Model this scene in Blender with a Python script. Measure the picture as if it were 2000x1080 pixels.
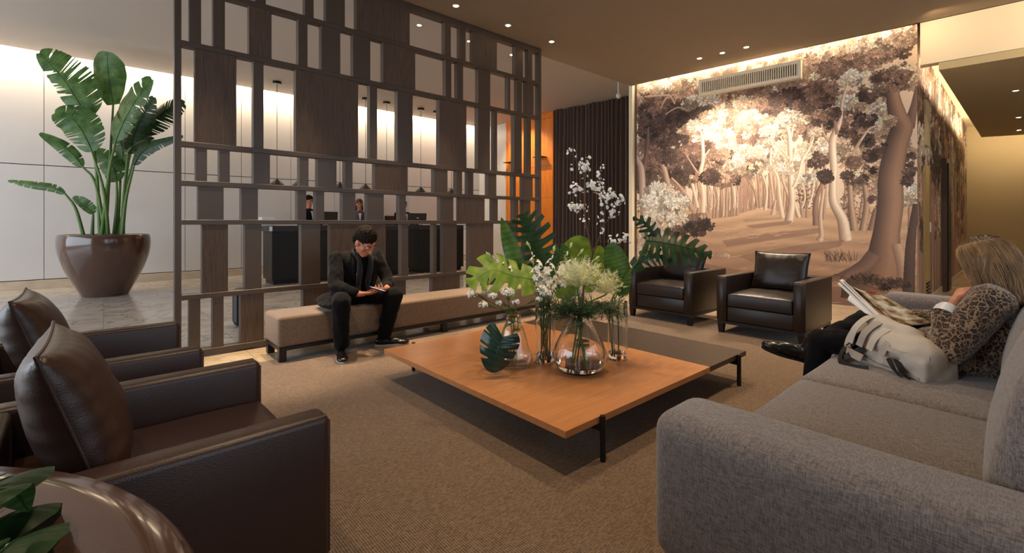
import bpy, bmesh, math, random, time
import numpy as np
from mathutils import Vector, Matrix, noise
T0 = time.time()
random.seed(7)
for o in list(bpy.data.objects): bpy.data.objects.remove(o)
SC = bpy.context.scene
COL = SC.collection
# ------------------------------------------------------------------ camera
# world: x runs along the slatted screen, y runs away from the sofa, camera stands at the origin
EYE = 1.2; FPX = 902.0; HOR = 434.0
FW = Vector((0.6626, 0.7490, 0)); RT = Vector((0.7490, -0.6626, 0))
cam = bpy.data.cameras.new('camera'); co = bpy.data.objects.new('camera', cam); COL.objects.link(co)
co.location = (0, 0, EYE); co.rotation_euler = (math.pi/2, 0, -math.atan2(FW.x, FW.y))
cam.sensor_width = 36; cam.lens = FPX/2000*36; cam.shift_y = -(540-HOR)/2000
cam.clip_start = 0.05; cam.clip_end = 100
SC.camera = co
def PF(u, v, z=0.0):                      # point where the sight line of a pixel meets the level z
    Y = (EYE-z)*FPX/(v-HOR); X = (u-1000)/FPX*Y
    return Vector((RT.x*X+FW.x*Y, RT.y*X+FW.y*Y, z))
def PD(u, v, Y):                          # point at depth Y along the view axis
    X = (u-1000)/FPX*Y
    return Vector((RT.x*X+FW.x*Y, RT.y*X+FW.y*Y, EYE-(v-HOR)/FPX*Y))
def PX(u, y):                             # x where column u meets the plane y = const
    k = (u-1000)/FPX
    return y*(k*FW.y-RT.y)/(RT.x-k*FW.x)
# ------------------------------------------------------------------ world, exposure
w = bpy.data.worlds.new('world'); SC.world = w; w.use_nodes = True
w.node_tree.nodes['Background'].inputs[0].default_value = (0.62, 0.72, 0.9, 1)
w.node_tree.nodes['Background'].inputs[1].default_value = 0.35
SC.view_settings.view_transform = 'Standard'; SC.view_settings.look = 'None'
SC.view_settings.gamma = 1; SC.view_settings.use_curve_mapping = False
SC.view_settings.exposure = 0.55
SC.cycles.max_bounces = 10; SC.cycles.transmission_bounces = 10; SC.cycles.transparent_max_bounces = 12
SC.cycles.caustics_reflective = False; SC.cycles.sample_clamp_indirect = 6
WARM = (1.0, 0.76, 0.50); WARM2 = (1.0, 0.80, 0.56); DAY = (0.78, 0.88, 1.0)
def area(name, loc, sx, sy, power, color, direction, spread=math.pi):
    l = bpy.data.lights.new(name, 'AREA'); l.shape = 'RECTANGLE'; l.size = sx; l.size_y = sy
    l.energy = power; l.color = color; l.spread = spread
    o = bpy.data.objects.new(name, l); COL.objects.link(o); o.location = loc
    o.rotation_euler = Vector(direction).to_track_quat('-Z', 'Y').to_euler()
    return o
def spot(name, loc, power, color, target, angle=70, blend=0.6, rad=0.03):
    l = bpy.data.lights.new(name, 'SPOT'); l.energy = power; l.color = color
    l.spot_size = math.radians(angle); l.spot_blend = blend; l.shadow_soft_size = rad
    o = bpy.data.objects.new(name, l); COL.objects.link(o); o.location = loc
    o.rotation_euler = (Vector(target)-Vector(loc)).to_track_quat('-Z', 'Y').to_euler()
    return o
# daylight entering through the glazed front (left) and the windows behind the camera
area('daylight_front', (-5.9, 6.0, 1.9), 10.0, 3.2, 310, DAY, (1, 0, -0.05))
area('daylight_back', (3.5, -3.9, 2.0), 8.0, 2.6, 80, DAY, (0, 1, -0.1))
def strip_light(name, a, b, power, color, aim, width=0.05):
    a = Vector(a); b = Vector(b); l = bpy.data.lights.new(name, 'AREA'); l.shape = 'RECTANGLE'; l.size = (b-a).length; l.size_y = width
    l.energy = power; l.color = color; o = bpy.data.objects.new(name, l); COL.objects.link(o); o.location = (a+b)/2
    x = (b-a).normalized(); z = -Vector(aim).normalized(); z = (z-x*z.dot(x)).normalized(); y = z.cross(x)
    o.rotation_euler = Matrix((x, y, z)).transposed().to_euler(); return o
# cove strips
strip_light('cove_lobby', (-6, 11.62, 4.33), (9, 11.62, 4.33), 200, WARM2, (0, 0.7, -0.7), 0.06)
strip_light('cove_mural', (7.60, 5.0, 3.93), (8.03, 1.1, 3.93), 20, WARM2, (0.35, 0.03, -1), 0.04)
strip_light('cove_side', (8.3, 0.74, 3.3), (15.0, 0.72, 3.3), 34, WARM, (0, 1, 0.15), 0.05)
strip_light('cove_far', (15.12, 0.7, 3.3), (16.6, -3.2, 3.3), 32, WARM, (1, 0.2, 0.1), 0.05)
# ceiling downlights, a few of them added for brightness: (x, y, z, target, power, angle, visible)
DOWN = []
for i in range(6): DOWN.append((0.68+0.83*i, 4.6, 3.8, (0.68+0.83*i, 4.25, 0), 300, 36))
for y in (3.515, 3.17, 2.83): DOWN.append((7.08+(3.5-y)*0.1, y, 3.8, (7.35, y-0.05, 0), 118, 108))
for i in range(6): DOWN.append((1.72+0.94*i, 6.2, 4.2, (1.72+0.94*i, 6.5, 0), 50, 75))
DOWN.append((8.1, 9.6, 4.2, (9.3, 9.6, 1.6), 130, 100))  # added lamp, made up to brighten the orange veneer wall
for (x, y) in ((1.2, 1.1), (1.2, 2.6), (3.2, 1.1), (3.2, 2.7), (4.9, 0.9), (4.7, 3.2), (-0.9, 1.9)):
    DOWN.append((x, y, 3.8, (x, y, 0), 140 if x > 4.5 else 76, 78))  # stronger pair by the far armchairs is added to brighten the rug
for (x, y) in ((10.12, 0.18), (12.74, 0.19), (14.5, 0.21)): DOWN.append((x, y, 3.15, (x, y, 0), 22, 80))
spot('beam_fill', (7.2, -0.9, 3.7), 52, (1, 0.7, 0.4), (8.15, -0.3, 3.4), 120)  # two fill lamps without fixtures, added to brighten the beam
spot('beam_fill', (7.5, 0.9, 3.7), 7, (1, 0.7, 0.4), (8.15, 0.6, 3.4), 120)
for (x, y, z, t, p, a) in DOWN: spot('downlight_beam', (x, y, z-0.03), p, (1, 0.82, 0.62) if (x > 7 and z == 3.8) else WARM, t, a)
# ------------------------------------------------------------------ helpers
def tag(o, label=None, cat=None, group=None, kind=None):
    if label: o['label'] = label
    if cat: o['category'] = cat
    if group: o['group'] = group
    if kind: o['kind'] = kind
    return o
def empty(name, loc=(0, 0, 0), rz=0, label=None, cat=None, group=None):
    o = bpy.data.objects.new(name, None); COL.objects.link(o); o.location = loc; o.rotation_euler = (0, 0, rz)
    o.empty_display_size = 0.1
    return tag(o, label, cat, group)
def put(name, me, mat, parent=None, smooth=False, loc=None):
    o = bpy.data.objects.new(name, me); COL.objects.link(o)
    if mat is not None and not me.materials: me.materials.append(mat)
    if parent is not None: o.parent = parent
    if loc is not None: o.location = loc
    if smooth: me.shade_smooth()
    return o
def copy_tree(o, parent=None):
    c = o.copy(); COL.objects.link(c); c.parent = parent
    for ch in o.children: copy_tree(ch, c)
    return c
class MB:
    """collects closed shapes into one mesh"""
    def __init__(s): s.v = []; s.f = []; s.uv = None
    def add(s, vs, fs, M=None):
        n = len(s.v)
        s.v += [tuple(M @ Vector(p)) if M else tuple(p) for p in vs]
        s.f += [tuple(i+n for i in f) for f in fs]; return s
    def box(s, x0, x1, y0, y1, z0, z1, M=None):
        vs = [(x, y, z) for z in (z0, z1) for y in (y0, y1) for x in (x0, x1)]
        return s.add(vs, [(0, 2, 3, 1), (4, 5, 7, 6), (0, 1, 5, 4), (2, 6, 7, 3), (0, 4, 6, 2), (1, 3, 7, 5)], M)
    def tube(s, pts, rad, n=8, caps=True):
        pts = [Vector(p) for p in pts]
        if not hasattr(rad, '__len__'): rad = [rad]*len(pts)
        vs = []; fs = []; up = None
        for i, p in enumerate(pts):
            d = (pts[min(i+1, len(pts)-1)]-pts[max(i-1, 0)]).normalized()
            if up is None:
                up = Vector((0, 0, 1)) if abs(d.z) < 0.9 else Vector((1, 0, 0))
            a = (up - d*up.dot(d)).normalized(); b = d.cross(a); up = a
            for k in range(n):
                t = 2*math.pi*k/n
                vs.append(tuple(p+(a*math.cos(t)+b*math.sin(t))*rad[i]))
        for i in range(len(pts)-1):
            for k in range(n):
                k2 = (k+1) % n
                fs.append((i*n+k, i*n+k2, (i+1)*n+k2, (i+1)*n+k))
        if caps:
            fs.append(tuple(range(n-1, -1, -1))); fs.append(tuple((len(pts)-1)*n+k for k in range(n)))
        return s.add(vs, fs)
    def lathe(s, prof, n=48, c=(0, 0, 0), close=True):
        vs = []; fs = []
        for (r, z) in prof:
            for k in range(n):
                t = 2*math.pi*k/n
                vs.append((c[0]+r*math.cos(t), c[1]+r*math.sin(t), c[2]+z))
        m = len(prof)
        for i in range(m-1):
            for k in range(n):
                k2 = (k+1) % n
                fs.append((i*n+k, i*n+k2, (i+1)*n+k2, (i+1)*n+k))
        if close:
            fs.append(tuple(range(n-1, -1, -1))); fs.append(tuple((m-1)*n+k for k in range(n)))
        return s.add(vs, fs)
    def sphere(s, c, r, n=10, m=7, M=None):
        if not hasattr(r, '__len__'): r = (r, r, r)
        vs = [(c[0], c[1], c[2]-r[2])]; fs = []
        for j in range(1, m):
            ph = math.pi*j/m
            for k in range(n):
                t = 2*math.pi*k/n
                vs.append((c[0]+r[0]*math.sin(ph)*math.cos(t), c[1]+r[1]*math.sin(ph)*math.sin(t), c[2]-r[2]*math.cos(ph)))
        vs.append((c[0], c[1], c[2]+r[2])); L = len(vs)-1
        for k in range(n):
            k2 = (k+1) % n
            fs.append((0, 1+k2, 1+k)); fs.append((L, 1+(m-2)*n+k, 1+(m-2)*n+k2))
            for j in range(m-2): fs.append((1+j*n+k, 1+j*n+k2, 1+(j+1)*n+k2, 1+(j+1)*n+k))
        return s.add(vs, fs, M)
    def prism(s, poly, z0, z1):
        n = len(poly)
        vs = [(p[0], p[1], z0) for p in poly]+[(p[0], p[1], z1) for p in poly]
        fs = [tuple(range(n-1, -1, -1)), tuple(range(n, 2*n))]+[(i, (i+1) % n, n+(i+1) % n, n+i) for i in range(n)]
        return s.add(vs, fs)
    def mesh(s, name='m'):
        me = bpy.data.meshes.new(name); me.from_pydata(s.v, [], s.f); me.update(); return me
    def build(s, name, mat, parent=None, smooth=False, bevel=0, seg=2, loc=None, auto=None):
        me = s.mesh(name)
        if bevel or smooth:
            bm = bmesh.new(); bm.from_mesh(me)
            bmesh.ops.recalc_face_normals(bm, faces=bm.faces)
            if bevel:
                es = [e for e in bm.edges if len(e.link_faces) == 2 and e.calc_face_angle(0) > 0.6]
                bmesh.ops.bevel(bm, geom=es, offset=bevel, segments=seg, profile=0.5, affect='EDGES', clamp_overlap=True)
            bm.to_mesh(me); bm.free()
        o = put(name, me, mat, parent, False, loc)
        if smooth: 
            me.shade_smooth()
            try: me.set_sharp_from_angle(angle=auto if auto else 0.9)
            except Exception: pass
        return o
def capsule(mb, p1, p2, r1, r2, n=14):
    p1 = Vector(p1); p2 = Vector(p2); d = p2-p1; L = d.length
    if L < 1e-6: d = Vector((0, 0, 1)); L = 1e-6
    d = d.normalized(); pts = []; rad = []
    for k in range(5):
        a = math.pi/2*(1-k/5.0); pts.append(p1-d*r1*math.sin(a)); rad.append(max(r1*math.cos(a), r1*0.02))
    pts.append(p1); rad.append(r1); pts.append(p2); rad.append(r2)
    for k in range(1, 6):
        a = math.pi/2*k/5.0; pts.append(p2+d*r2*math.sin(a)); rad.append(max(r2*math.cos(a), r2*0.02))
    mb.tube(pts, rad, n)
def organic(name, prims, mat, parent=None, vox=0.006, smooth=4, disp=None):
    """many overlapping closed shapes fused by voxel remesh into one continuous skin"""
    mb = MB()
    for p in prims:
        if p[0] == 'cap': capsule(mb, *p[1:])
        elif p[0] == 'ell': mb.sphere((0, 0, 0), p[2], 20, 14, Matrix.Translation(p[1]) @ (p[3].to_4x4() if len(p) > 3 else Matrix()))
        elif p[0] == 'box': mb.box(-p[2][0]/2, p[2][0]/2, -p[2][1]/2, p[2][1]/2, -p[2][2]/2, p[2][2]/2, Matrix.Translation(p[1]) @ (p[3].to_4x4() if len(p) > 3 else Matrix()))
    me = mb.mesh('tmp')
    bm = bmesh.new(); bm.from_mesh(me); bmesh.ops.recalc_face_normals(bm, faces=bm.faces); bm.to_mesh(me); bm.free()
    t = bpy.data.objects.new('tmp', me); COL.objects.link(t)
    r = t.modifiers.new('r', 'REMESH'); r.mode = 'VOXEL'; r.voxel_size = vox; r.use_smooth_shade = True
    if smooth: s = t.modifiers.new('s', 'SMOOTH'); s.iterations = smooth; s.factor = 0.6
    dg = bpy.context.evaluated_depsgraph_get(); dg.update()
    m2 = bpy.data.meshes.new_from_object(t.evaluated_get(dg)); bpy.data.objects.remove(t); bpy.data.meshes.remove(me)
    if disp:
        nrm = [v.normal.copy() for v in m2.vertices]
        for v, nn in zip(m2.vertices, nrm): v.co = v.co + nn*disp(v.co, nn)
    m2.name = name; m2.materials.clear(); m2.materials.append(mat); m2.shade_smooth()
    return put(name, m2, mat, parent)
def rotz(a): return Matrix.Rotation(a, 3, 'Z')
def basis(x, y, z):
    m = Matrix((x, y, z)).transposed(); return m
def bez(pts, n=24):
    """smooth curve through control points (Catmull-Rom)"""
    P = [Vector(p) for p in pts]
    if len(P) == 2: return [P[0].lerp(P[1], i/n) for i in range(n+1)]
    Q = [P[0]*2-P[1]]+P+[P[-1]*2-P[-2]]; out = []; m = len(P)-1
    for i in range(n+1):
        t = i/n*m; k = min(int(t), m-1); t -= k
        a, b, c, d = Q[k], Q[k+1], Q[k+2], Q[k+3]
        out.append(0.5*((2*b)+(c-a)*t+(2*a-5*b+4*c-d)*t*t+(3*b-a-3*c+d)*t**3))
    return out
# ------------------------------------------------------------------ materials
MATS = {}
def srgb(r, g, b):
    f = lambda c: (c/255/12.92) if c/255 <= 0.04045 else ((c/255+0.055)/1.055)**2.4
    return (f(r), f(g), f(b), 1)
def mat(name, color, rough=0.5, metal=0.0, spec=0.5, noise_amt=0.0, nscale=8, bump=0.0, bscale=60, coat=0, sheen=0,
        stretch=(1, 1, 1), color2=None, emit=None, trans=0, ior=1.45, sss=0, detail=4, coords='Object'):
    m = bpy.data.materials.new(name); m.use_nodes = True; nt = m.node_tree; N = nt.nodes; Lk = nt.links
    b = N['Principled BSDF']; b.inputs['Base Color'].default_value = color; b.inputs['Roughness'].default_value = rough
    b.inputs['Metallic'].default_value = metal; b.inputs['Specular IOR Level'].default_value = spec
    b.inputs['Coat Weight'].default_value = coat; b.inputs['Coat Roughness'].default_value = 0.08
    b.inputs['Sheen Weight'].default_value = sheen; b.inputs['IOR'].default_value = ior
    b.inputs['Transmission Weight'].default_value = trans
    if sss: b.inputs['Subsurface Weight'].default_value = sss; b.inputs['Subsurface Radius'].default_value = (0.01, 0.004, 0.002)
    if emit: b.inputs['Emission Color'].default_value = emit[0]; b.inputs['Emission Strength'].default_value = emit[1]
    tc = N.new('ShaderNodeTexCoord'); mp = N.new('ShaderNodeMapping'); mp.inputs['Scale'].default_value = stretch
    Lk.new(tc.outputs[coords], mp.inputs['Vector'])
    if noise_amt or color2:
        nz = N.new('ShaderNodeTexNoise'); nz.inputs['Scale'].default_value = nscale; nz.inputs['Detail'].default_value = detail
        Lk.new(mp.outputs[0], nz.inputs['Vector'])
        rp = N.new('ShaderNodeValToRGB'); rp.color_ramp.elements[0].position = 0.3; rp.color_ramp.elements[1].position = 0.7
        c2 = color2 or tuple(min(1, c*(1+noise_amt)) for c in color[:3])+(1,)
        c1 = color if color2 else tuple(c*(1-noise_amt) for c in color[:3])+(1,)
        rp.color_ramp.elements[0].color = c1; rp.color_ramp.elements[1].color = c2
        Lk.new(nz.outputs['Fac'], rp.inputs[0]); Lk.new(rp.outputs[0], b.inputs['Base Color'])
    if bump:
        nb = N.new('ShaderNodeTexNoise'); nb.inputs['Scale'].default_value = bscale; nb.inputs['Detail'].default_value = 3
        Lk.new(mp.outputs[0], nb.inputs['Vector'])
        bp = N.new('ShaderNodeBump'); bp.inputs['Strength'].default_value = bump; bp.inputs['Distance'].default_value = 0.01
        Lk.new(nb.outputs['Fac'], bp.inputs['Height']); Lk.new(bp.outputs[0], b.inputs['Normal'])
    MATS[name] = m; return m
def nodes(m): return m.node_tree.nodes, m.node_tree.links, m.node_tree.nodes['Principled BSDF']
M_ceil2 = mat('lobby_ceiling_paint', srgb(188, 178, 168), 0.9)
M_ceil = mat('ceiling_paint', srgb(146, 130, 110), 0.9, noise_amt=0.02)
M_beam = mat('beam_paint', srgb(236, 222, 192), 0.85)
M_olive = mat('side_room_paint', srgb(188, 172, 134), 0.85)
M_white = mat('lacquered_wall_panel', srgb(214, 210, 207), 0.28, noise_amt=0.02, nscale=2)
M_dark = mat('dark_bronze_lacquer', srgb(80, 67, 57), 0.42, noise_amt=0.08, nscale=3)
M_black = mat('black_metal', srgb(22, 21, 22), 0.4)
M_plinth = mat('stone_skirting', srgb(196, 178, 156), 0.4, noise_amt=0.12, nscale=5)
M_leather = mat('brown_leather', srgb(50, 31, 25), 0.36, spec=0.55, noise_amt=0.12, nscale=4, bump=0.12, bscale=260)
M_leather2 = mat('black_brown_leather', srgb(40, 30, 25), 0.34, spec=0.55, noise_amt=0.1, nscale=4, bump=0.12, bscale=260)
M_blackwood = mat('black_stained_wood', srgb(24, 21, 20), 0.4)
M_pot = mat('glazed_brown_pot', srgb(84, 60, 50), 0.16, spec=0.6, noise_amt=0.1, nscale=3, coat=0.6)
M_soil = mat('soil', srgb(50, 36, 26), 0.95, noise_amt=0.4, nscale=30, bump=1, bscale=40)
M_skin = mat('skin', srgb(205, 140, 112), 0.5, noise_amt=0.06, nscale=14, sss=0.15)
M_skin2 = mat('tanned_skin', srgb(196, 128, 98), 0.5, noise_amt=0.08, nscale=14, sss=0.12)
M_hairdark = mat('dark_hair', srgb(30, 21, 16), 0.75, spec=0.15, noise_amt=0.3, nscale=60, stretch=(1, 1, 0.1))
M_coat = mat('charcoal_cloth', srgb(20, 17, 18), 0.9, spec=0.2, noise_amt=0.15, nscale=14, sheen=0.05, bump=0.2, bscale=220)
M_trouser = mat('black_cloth', srgb(14, 13, 15), 0.9, spec=0.2, noise_amt=0.15, nscale=14, sheen=0.03)
M_shoe = mat('black_shoe_leather', srgb(20, 18, 18), 0.25, spec=0.6)
M_sole = mat('pale_sole', srgb(190, 182, 170), 0.6)
M_steel = mat('steel', srgb(190, 190, 192), 0.25, metal=1)
M_wht = mat('white_plastic', srgb(225, 225, 225), 0.4)
M_bark = mat('branch_bark', srgb(92, 66, 48), 0.8, noise_amt=0.2, nscale=60)
M_petal = mat('white_petal', srgb(240, 236, 226), 0.6, sss=0.1)
M_bud = mat('green_bud', srgb(190, 200, 130), 0.6)
M_yel = mat('flower_heart', srgb(190, 180, 90), 0.7)
M_stem = mat('green_stem', srgb(84, 116, 52), 0.5, noise_amt=0.15, nscale=20)
M_screen = mat('monitor_shell', srgb(40, 40, 30), 0.35)
M_paper = mat('paper', srgb(228, 228, 230), 0.6)
def glassmat(name, col, ior, rough=0.0):
    m = bpy.data.materials.new(name); m.use_nodes = True; N, L, b = nodes(m)
    b.inputs['Base Color'].default_value = col; b.inputs['Roughness'].default_value = rough
    b.inputs['Transmission Weight'].default_value = 1; b.inputs['IOR'].default_value = ior
    return m
M_glass = glassmat('clear_glass', (0.985, 1, 0.995, 1), 1.48)
M_water = glassmat('water', (0.97, 1, 0.98, 1), 1.33)
M_lens = mat('lamp_lens', (1, 0.8, 0.55, 1), 0.4, emit=((1, 0.72, 0.42, 1), 30))
M_trimring = mat('lamp_ring', srgb(215, 200, 175), 0.3)
M_strip = mat('led_strip', (1, 0.85, 0.6, 1), 0.4, emit=((1, 0.78, 0.5, 1), 6))
def wood(name, c1, c2, rough=0.35, scale=(1, 14, 14), axis='Object', bump=0.05, coat=0.0, ns=3.0):
    m = mat(name, c1, rough, coat=coat); N, L, b = nodes(m)
    mp = [n for n in N if n.type == 'MAPPING'][0]; mp.inputs['Scale'].default_value = scale
    nz = N.new('ShaderNodeTexNoise'); nz.inputs['Scale'].default_value = ns; nz.inputs['Detail'].default_value = 8; nz.inputs['Roughness'].default_value = 0.65
    nz.inputs['Distortion'].default_value = 0.4
    L.new(mp.outputs[0], nz.inputs['Vector']); rp = N.new('ShaderNodeValToRGB')
    rp.color_ramp.elements[0].position = 0.32; rp.color_ramp.elements[1].position = 0.68
    rp.color_ramp.elements[0].color = c1; rp.color_ramp.elements[1].color = c2
    L.new(nz.outputs['Fac'], rp.inputs[0]); L.new(rp.outputs[0], b.inputs['Base Color'])
    if bump:
        bp = N.new('ShaderNodeBump'); bp.inputs['Strength'].default_value = bump; bp.inputs['Distance'].default_value = 0.01
        L.new(nz.outputs['Fac'], bp.inputs['Height']); L.new(bp.outputs[0], b.inputs['Normal'])
    return m
M_oak = wood('honey_oak', srgb(186, 124, 76), srgb(204, 142, 92), 0.3, (1.2, 16, 16), bump=0.02)
M_orange = wood('orange_veneer', srgb(214, 110, 24), srgb(238, 146, 48), 0.35, (6, 6, 0.9), bump=0.03)
M_grain = wood('dark_textured_oak', srgb(68, 54, 45), srgb(100, 82, 70), 0.55, (40, 40, 1.6), bump=0.5)
# woven cloth: two stretched noises crossing
def cloth(name, c1, c2, scale=120, rough=0.9, bump=0.35, sheen=0.3):
    m = mat(name, c1, rough, sheen=sheen); N, L, b = nodes(m); tc = [n for n in N if n.type == 'TEX_COORD'][0]
    outs = []
    for st in ((1, 6, 1), (6, 1, 6)):
        mp = N.new('ShaderNodeMapping'); mp.inputs['Scale'].default_value = st; L.new(tc.outputs['Object'], mp.inputs['Vector'])
        nz = N.new('ShaderNodeTexNoise'); nz.inputs['Scale'].default_value = scale/3; nz.inputs['Detail'].default_value = 2
        L.new(mp.outputs[0], nz.inputs['Vector']); outs.append(nz.outputs['Fac'])
    mx = N.new('ShaderNodeMath'); mx.operation = 'ADD'; L.new(outs[0], mx.inputs[0]); L.new(outs[1], mx.inputs[1])
    hf = N.new('ShaderNodeMath'); hf.operation = 'MULTIPLY'; hf.inputs[1].default_value = 0.5; L.new(mx.outputs[0], hf.inputs[0])
    rp = N.new('ShaderNodeValToRGB'); rp.color_ramp.elements[0].position = 0.38; rp.color_ramp.elements[1].position = 0.62
    rp.color_ramp.elements[0].color = c1; rp.color_ramp.elements[1].color = c2
    L.new(hf.outputs[0], rp.inputs[0]); L.new(rp.outputs[0], b.inputs['Base Color'])
    bp = N.new('ShaderNodeBump'); bp.inputs['Strength'].default_value = bump; bp.inputs['Distance'].default_value = 0.004
    L.new(hf.outputs[0], bp.inputs['Height']); L.new(bp.outputs[0], b.inputs['Normal']); return m
M_sofa = cloth('grey_woven_cloth', srgb(92, 84, 82), srgb(138, 128, 124), 150, bump=0.2)
M_bench = cloth('taupe_cloth', srgb(108, 88, 72), srgb(134, 111, 90), 260, bump=0.15)
M_curtain = mat('plum_brown_curtain', srgb(96, 74, 64), 0.45, sheen=0.6, noise_amt=0.06)
def rugmat():
    m = mat('woven_rug', srgb(100, 80, 62), 0.95, sheen=0.2); N, L, b = nodes(m); tc = [n for n in N if n.type == 'TEX_COORD'][0]
    mp = N.new('ShaderNodeMapping'); mp.inputs['Scale'].default_value = (1, 3.2, 1); L.new(tc.outputs['Object'], mp.inputs['Vector'])
    wv = N.new('ShaderNodeTexWave'); wv.bands_direction = 'X'; wv.inputs['Scale'].default_value = 32; wv.inputs['Distortion'].default_value = 1.5; wv.inputs['Detail'].default_value = 2
    wv.inputs['Detail Scale'].default_value = 6
    nz = N.new('ShaderNodeTexNoise'); nz.inputs['Scale'].default_value = 55; nz.inputs['Detail'].default_value = 3
    L.new(tc.outputs['Object'], wv.inputs['Vector']); L.new(mp.outputs[0], nz.inputs['Vector'])
    mx = N.new('ShaderNodeMix'); mx.data_type = 'FLOAT'; mx.inputs[0].default_value = 0.72
    L.new(wv.outputs['Fac'], mx.inputs[2]); L.new(nz.outputs['Fac'], mx.inputs[3])
    rp = N.new('ShaderNodeValToRGB'); e = rp.color_ramp.elements
    e[0].position = 0.33; e[1].position = 0.68; e[0].color = srgb(74, 60, 48); e[1].color = srgb(146, 119, 93)
    L.new(mx.outputs[0], rp.inputs[0]); L.new(rp.outputs[0], b.inputs['Base Color'])
    bp = N.new('ShaderNodeBump'); bp.inputs['Strength'].default_value = 0.6; bp.inputs['Distance'].default_value = 0.006
    L.new(mx.outputs[0], bp.inputs['Height']); L.new(bp.outputs[0], b.inputs['Normal']); return m
M_rug = rugmat()
def marble(name, base, base2, vein, rough=0.12, vamt=0.6, per_tile=0.06):
    m = mat(name, base, rough, spec=0.5); N, L, b = nodes(m)
    geo = N.new('ShaderNodeNewGeometry'); oi = N.new('ShaderNodeObjectInfo')
    nz = N.new('ShaderNodeTexNoise'); nz.inputs['Scale'].default_value = 1.1; nz.inputs['Detail'].default_value = 9; nz.inputs['Roughness'].default_value = 0.62; nz.inputs['Distortion'].default_value = 1.2
    ad = N.new('ShaderNodeVectorMath'); ad.operation = 'MULTIPLY_ADD'
    cm = N.new('ShaderNodeCombineXYZ'); L.new(oi.outputs['Random'], cm.inputs[2])
    ad.inputs[1].default_value = (1, 1, 1); L.new(geo.outputs['Position'], ad.inputs[0]); L.new(cm.outputs[0], ad.inputs[2])
    L.new(ad.outputs[0], nz.inputs['Vector'])
    rp = N.new('ShaderNodeValToRGB'); rp.color_ramp.elements[0].position = 0.35; rp.color_ramp.elements[1].position = 0.65
    rp.color_ramp.elements[0].color = base; rp.color_ramp.elements[1].color = base2; L.new(nz.outputs['Fac'], rp.inputs[0])
    n2 = N.new('ShaderNodeTexNoise'); n2.inputs['Scale'].default_value = 1.7; n2.inputs['Detail'].default_value = 6; n2.inputs['Distortion'].default_value = 1.6
    L.new(ad.outputs[0], n2.inputs['Vector'])
    r2 = N.new('ShaderNodeValToRGB'); e = r2.color_ramp.elements; e[0].position = 0.47; e[0].color = (0, 0, 0, 1); e[1].position = 0.5; e[1].color = (1, 1, 1, 1)
    e3 = e.new(0.53); e3.color = (0, 0, 0, 1); L.new(n2.outputs['Fac'], r2.inputs[0])
    ml = N.new('ShaderNodeMath'); ml.operation = 'MULTIPLY'; ml.inputs[1].default_value = vamt; L.new(r2.outputs[0], ml.inputs[0])
    mx = N.new('ShaderNodeMix'); mx.data_type = 'RGBA'; L.new(ml.outputs[0], mx.inputs[0]); L.new(rp.outputs[0], mx.inputs[6]); mx.inputs[7].default_value = vein
    L.new(mx.outputs[2], b.inputs['Base Color']); return m
M_marble = marble('pale_marble', srgb(178, 172, 164), srgb(204, 198, 190), srgb(110, 100, 92), 0.13)
M_travert = marble('tan_stone', srgb(184, 162, 134), srgb(204, 184, 156), srgb(150, 126, 100), 0.25, 0.4)
def leafmat(name, c1, c2, rough=0.42, veins=26.0, tr=0.25):
    m = mat(name, c1, rough, spec=0.45); N, L, b = nodes(m); tc = [n for n in N if n.type == 'TEX_COORD'][0]
    sp = N.new('ShaderNodeSeparateXYZ'); L.new(tc.outputs['UV'], sp.inputs[0])
    a = N.new('ShaderNodeMath'); a.operation = 'MULTIPLY'; a.inputs[1].default_value = veins; L.new(sp.outputs[0], a.inputs[0])
    s = N.new('ShaderNodeMath'); s.operation = 'SINE'
    a2 = N.new('ShaderNodeMath'); a2.operation = 'MULTIPLY'; a2.inputs[1].default_value = 6.283; L.new(a.outputs[0], a2.inputs[0]); L.new(a2.outputs[0], s.inputs[0])
    nz = N.new('ShaderNodeTexNoise'); nz.inputs['Scale'].default_value = 9; L.new(tc.outputs['Object'], nz.inputs['Vector'])
    mr = N.new('ShaderNodeMath'); mr.operation = 'MULTIPLY_ADD'; mr.inputs[1].default_value = 0.07; L.new(s.outputs[0], mr.inputs[0]); L.new(nz.outputs['Fac'], mr.inputs[2])
    rp = N.new('ShaderNodeValToRGB'); rp.color_ramp.elements[0].position = 0.3; rp.color_ramp.elements[1].position = 0.75
    rp.color_ramp.elements[0].color = c1; rp.color_ramp.elements[1].color = c2
    L.new(mr.outputs[0], rp.inputs[0]); L.new(rp.outputs[0], b.inputs['Base Color'])
    bp = N.new('ShaderNodeBump'); bp.inputs['Strength'].default_value = 0.15; bp.inputs['Distance'].default_value = 0.003
    L.new(s.outputs[0], bp.inputs['Height']); L.new(bp.outputs[0], b.inputs['Normal'])
    out = [n for n in N if n.type == 'OUTPUT_MATERIAL'][0]; t = N.new('ShaderNodeBsdfTranslucent'); L.new(rp.outputs[0], t.inputs[0])
    ms = N.new('ShaderNodeMixShader'); ms.inputs[0].default_value = tr; L.new(b.outputs[0], ms.inputs[1]); L.new(t.outputs[0], ms.inputs[2]); L.new(ms.outputs[0], out.inputs[0])
    return m
M_leaf = leafmat('green_leaf', srgb(46, 80, 34), srgb(92, 126, 66), veins=30)
M_leafdark = leafmat('dark_green_leaf', srgb(22, 44, 18), srgb(44, 76, 32), veins=12)
M_leaflime = leafmat('lime_green_leaf', srgb(96, 128, 34), srgb(150, 176, 66), veins=8)
M_leafmid = leafmat('mid_green_leaf', srgb(50, 84, 30), srgb(92, 128, 48), veins=14)
M_leafteal = leafmat('blue_green_leaf', srgb(24, 46, 40), srgb(44, 70, 58), 0.22, veins=8, tr=0.05)
M_kale = leafmat('cream_green_frill', srgb(150, 158, 104), srgb(222, 222, 170), veins=6)
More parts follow.
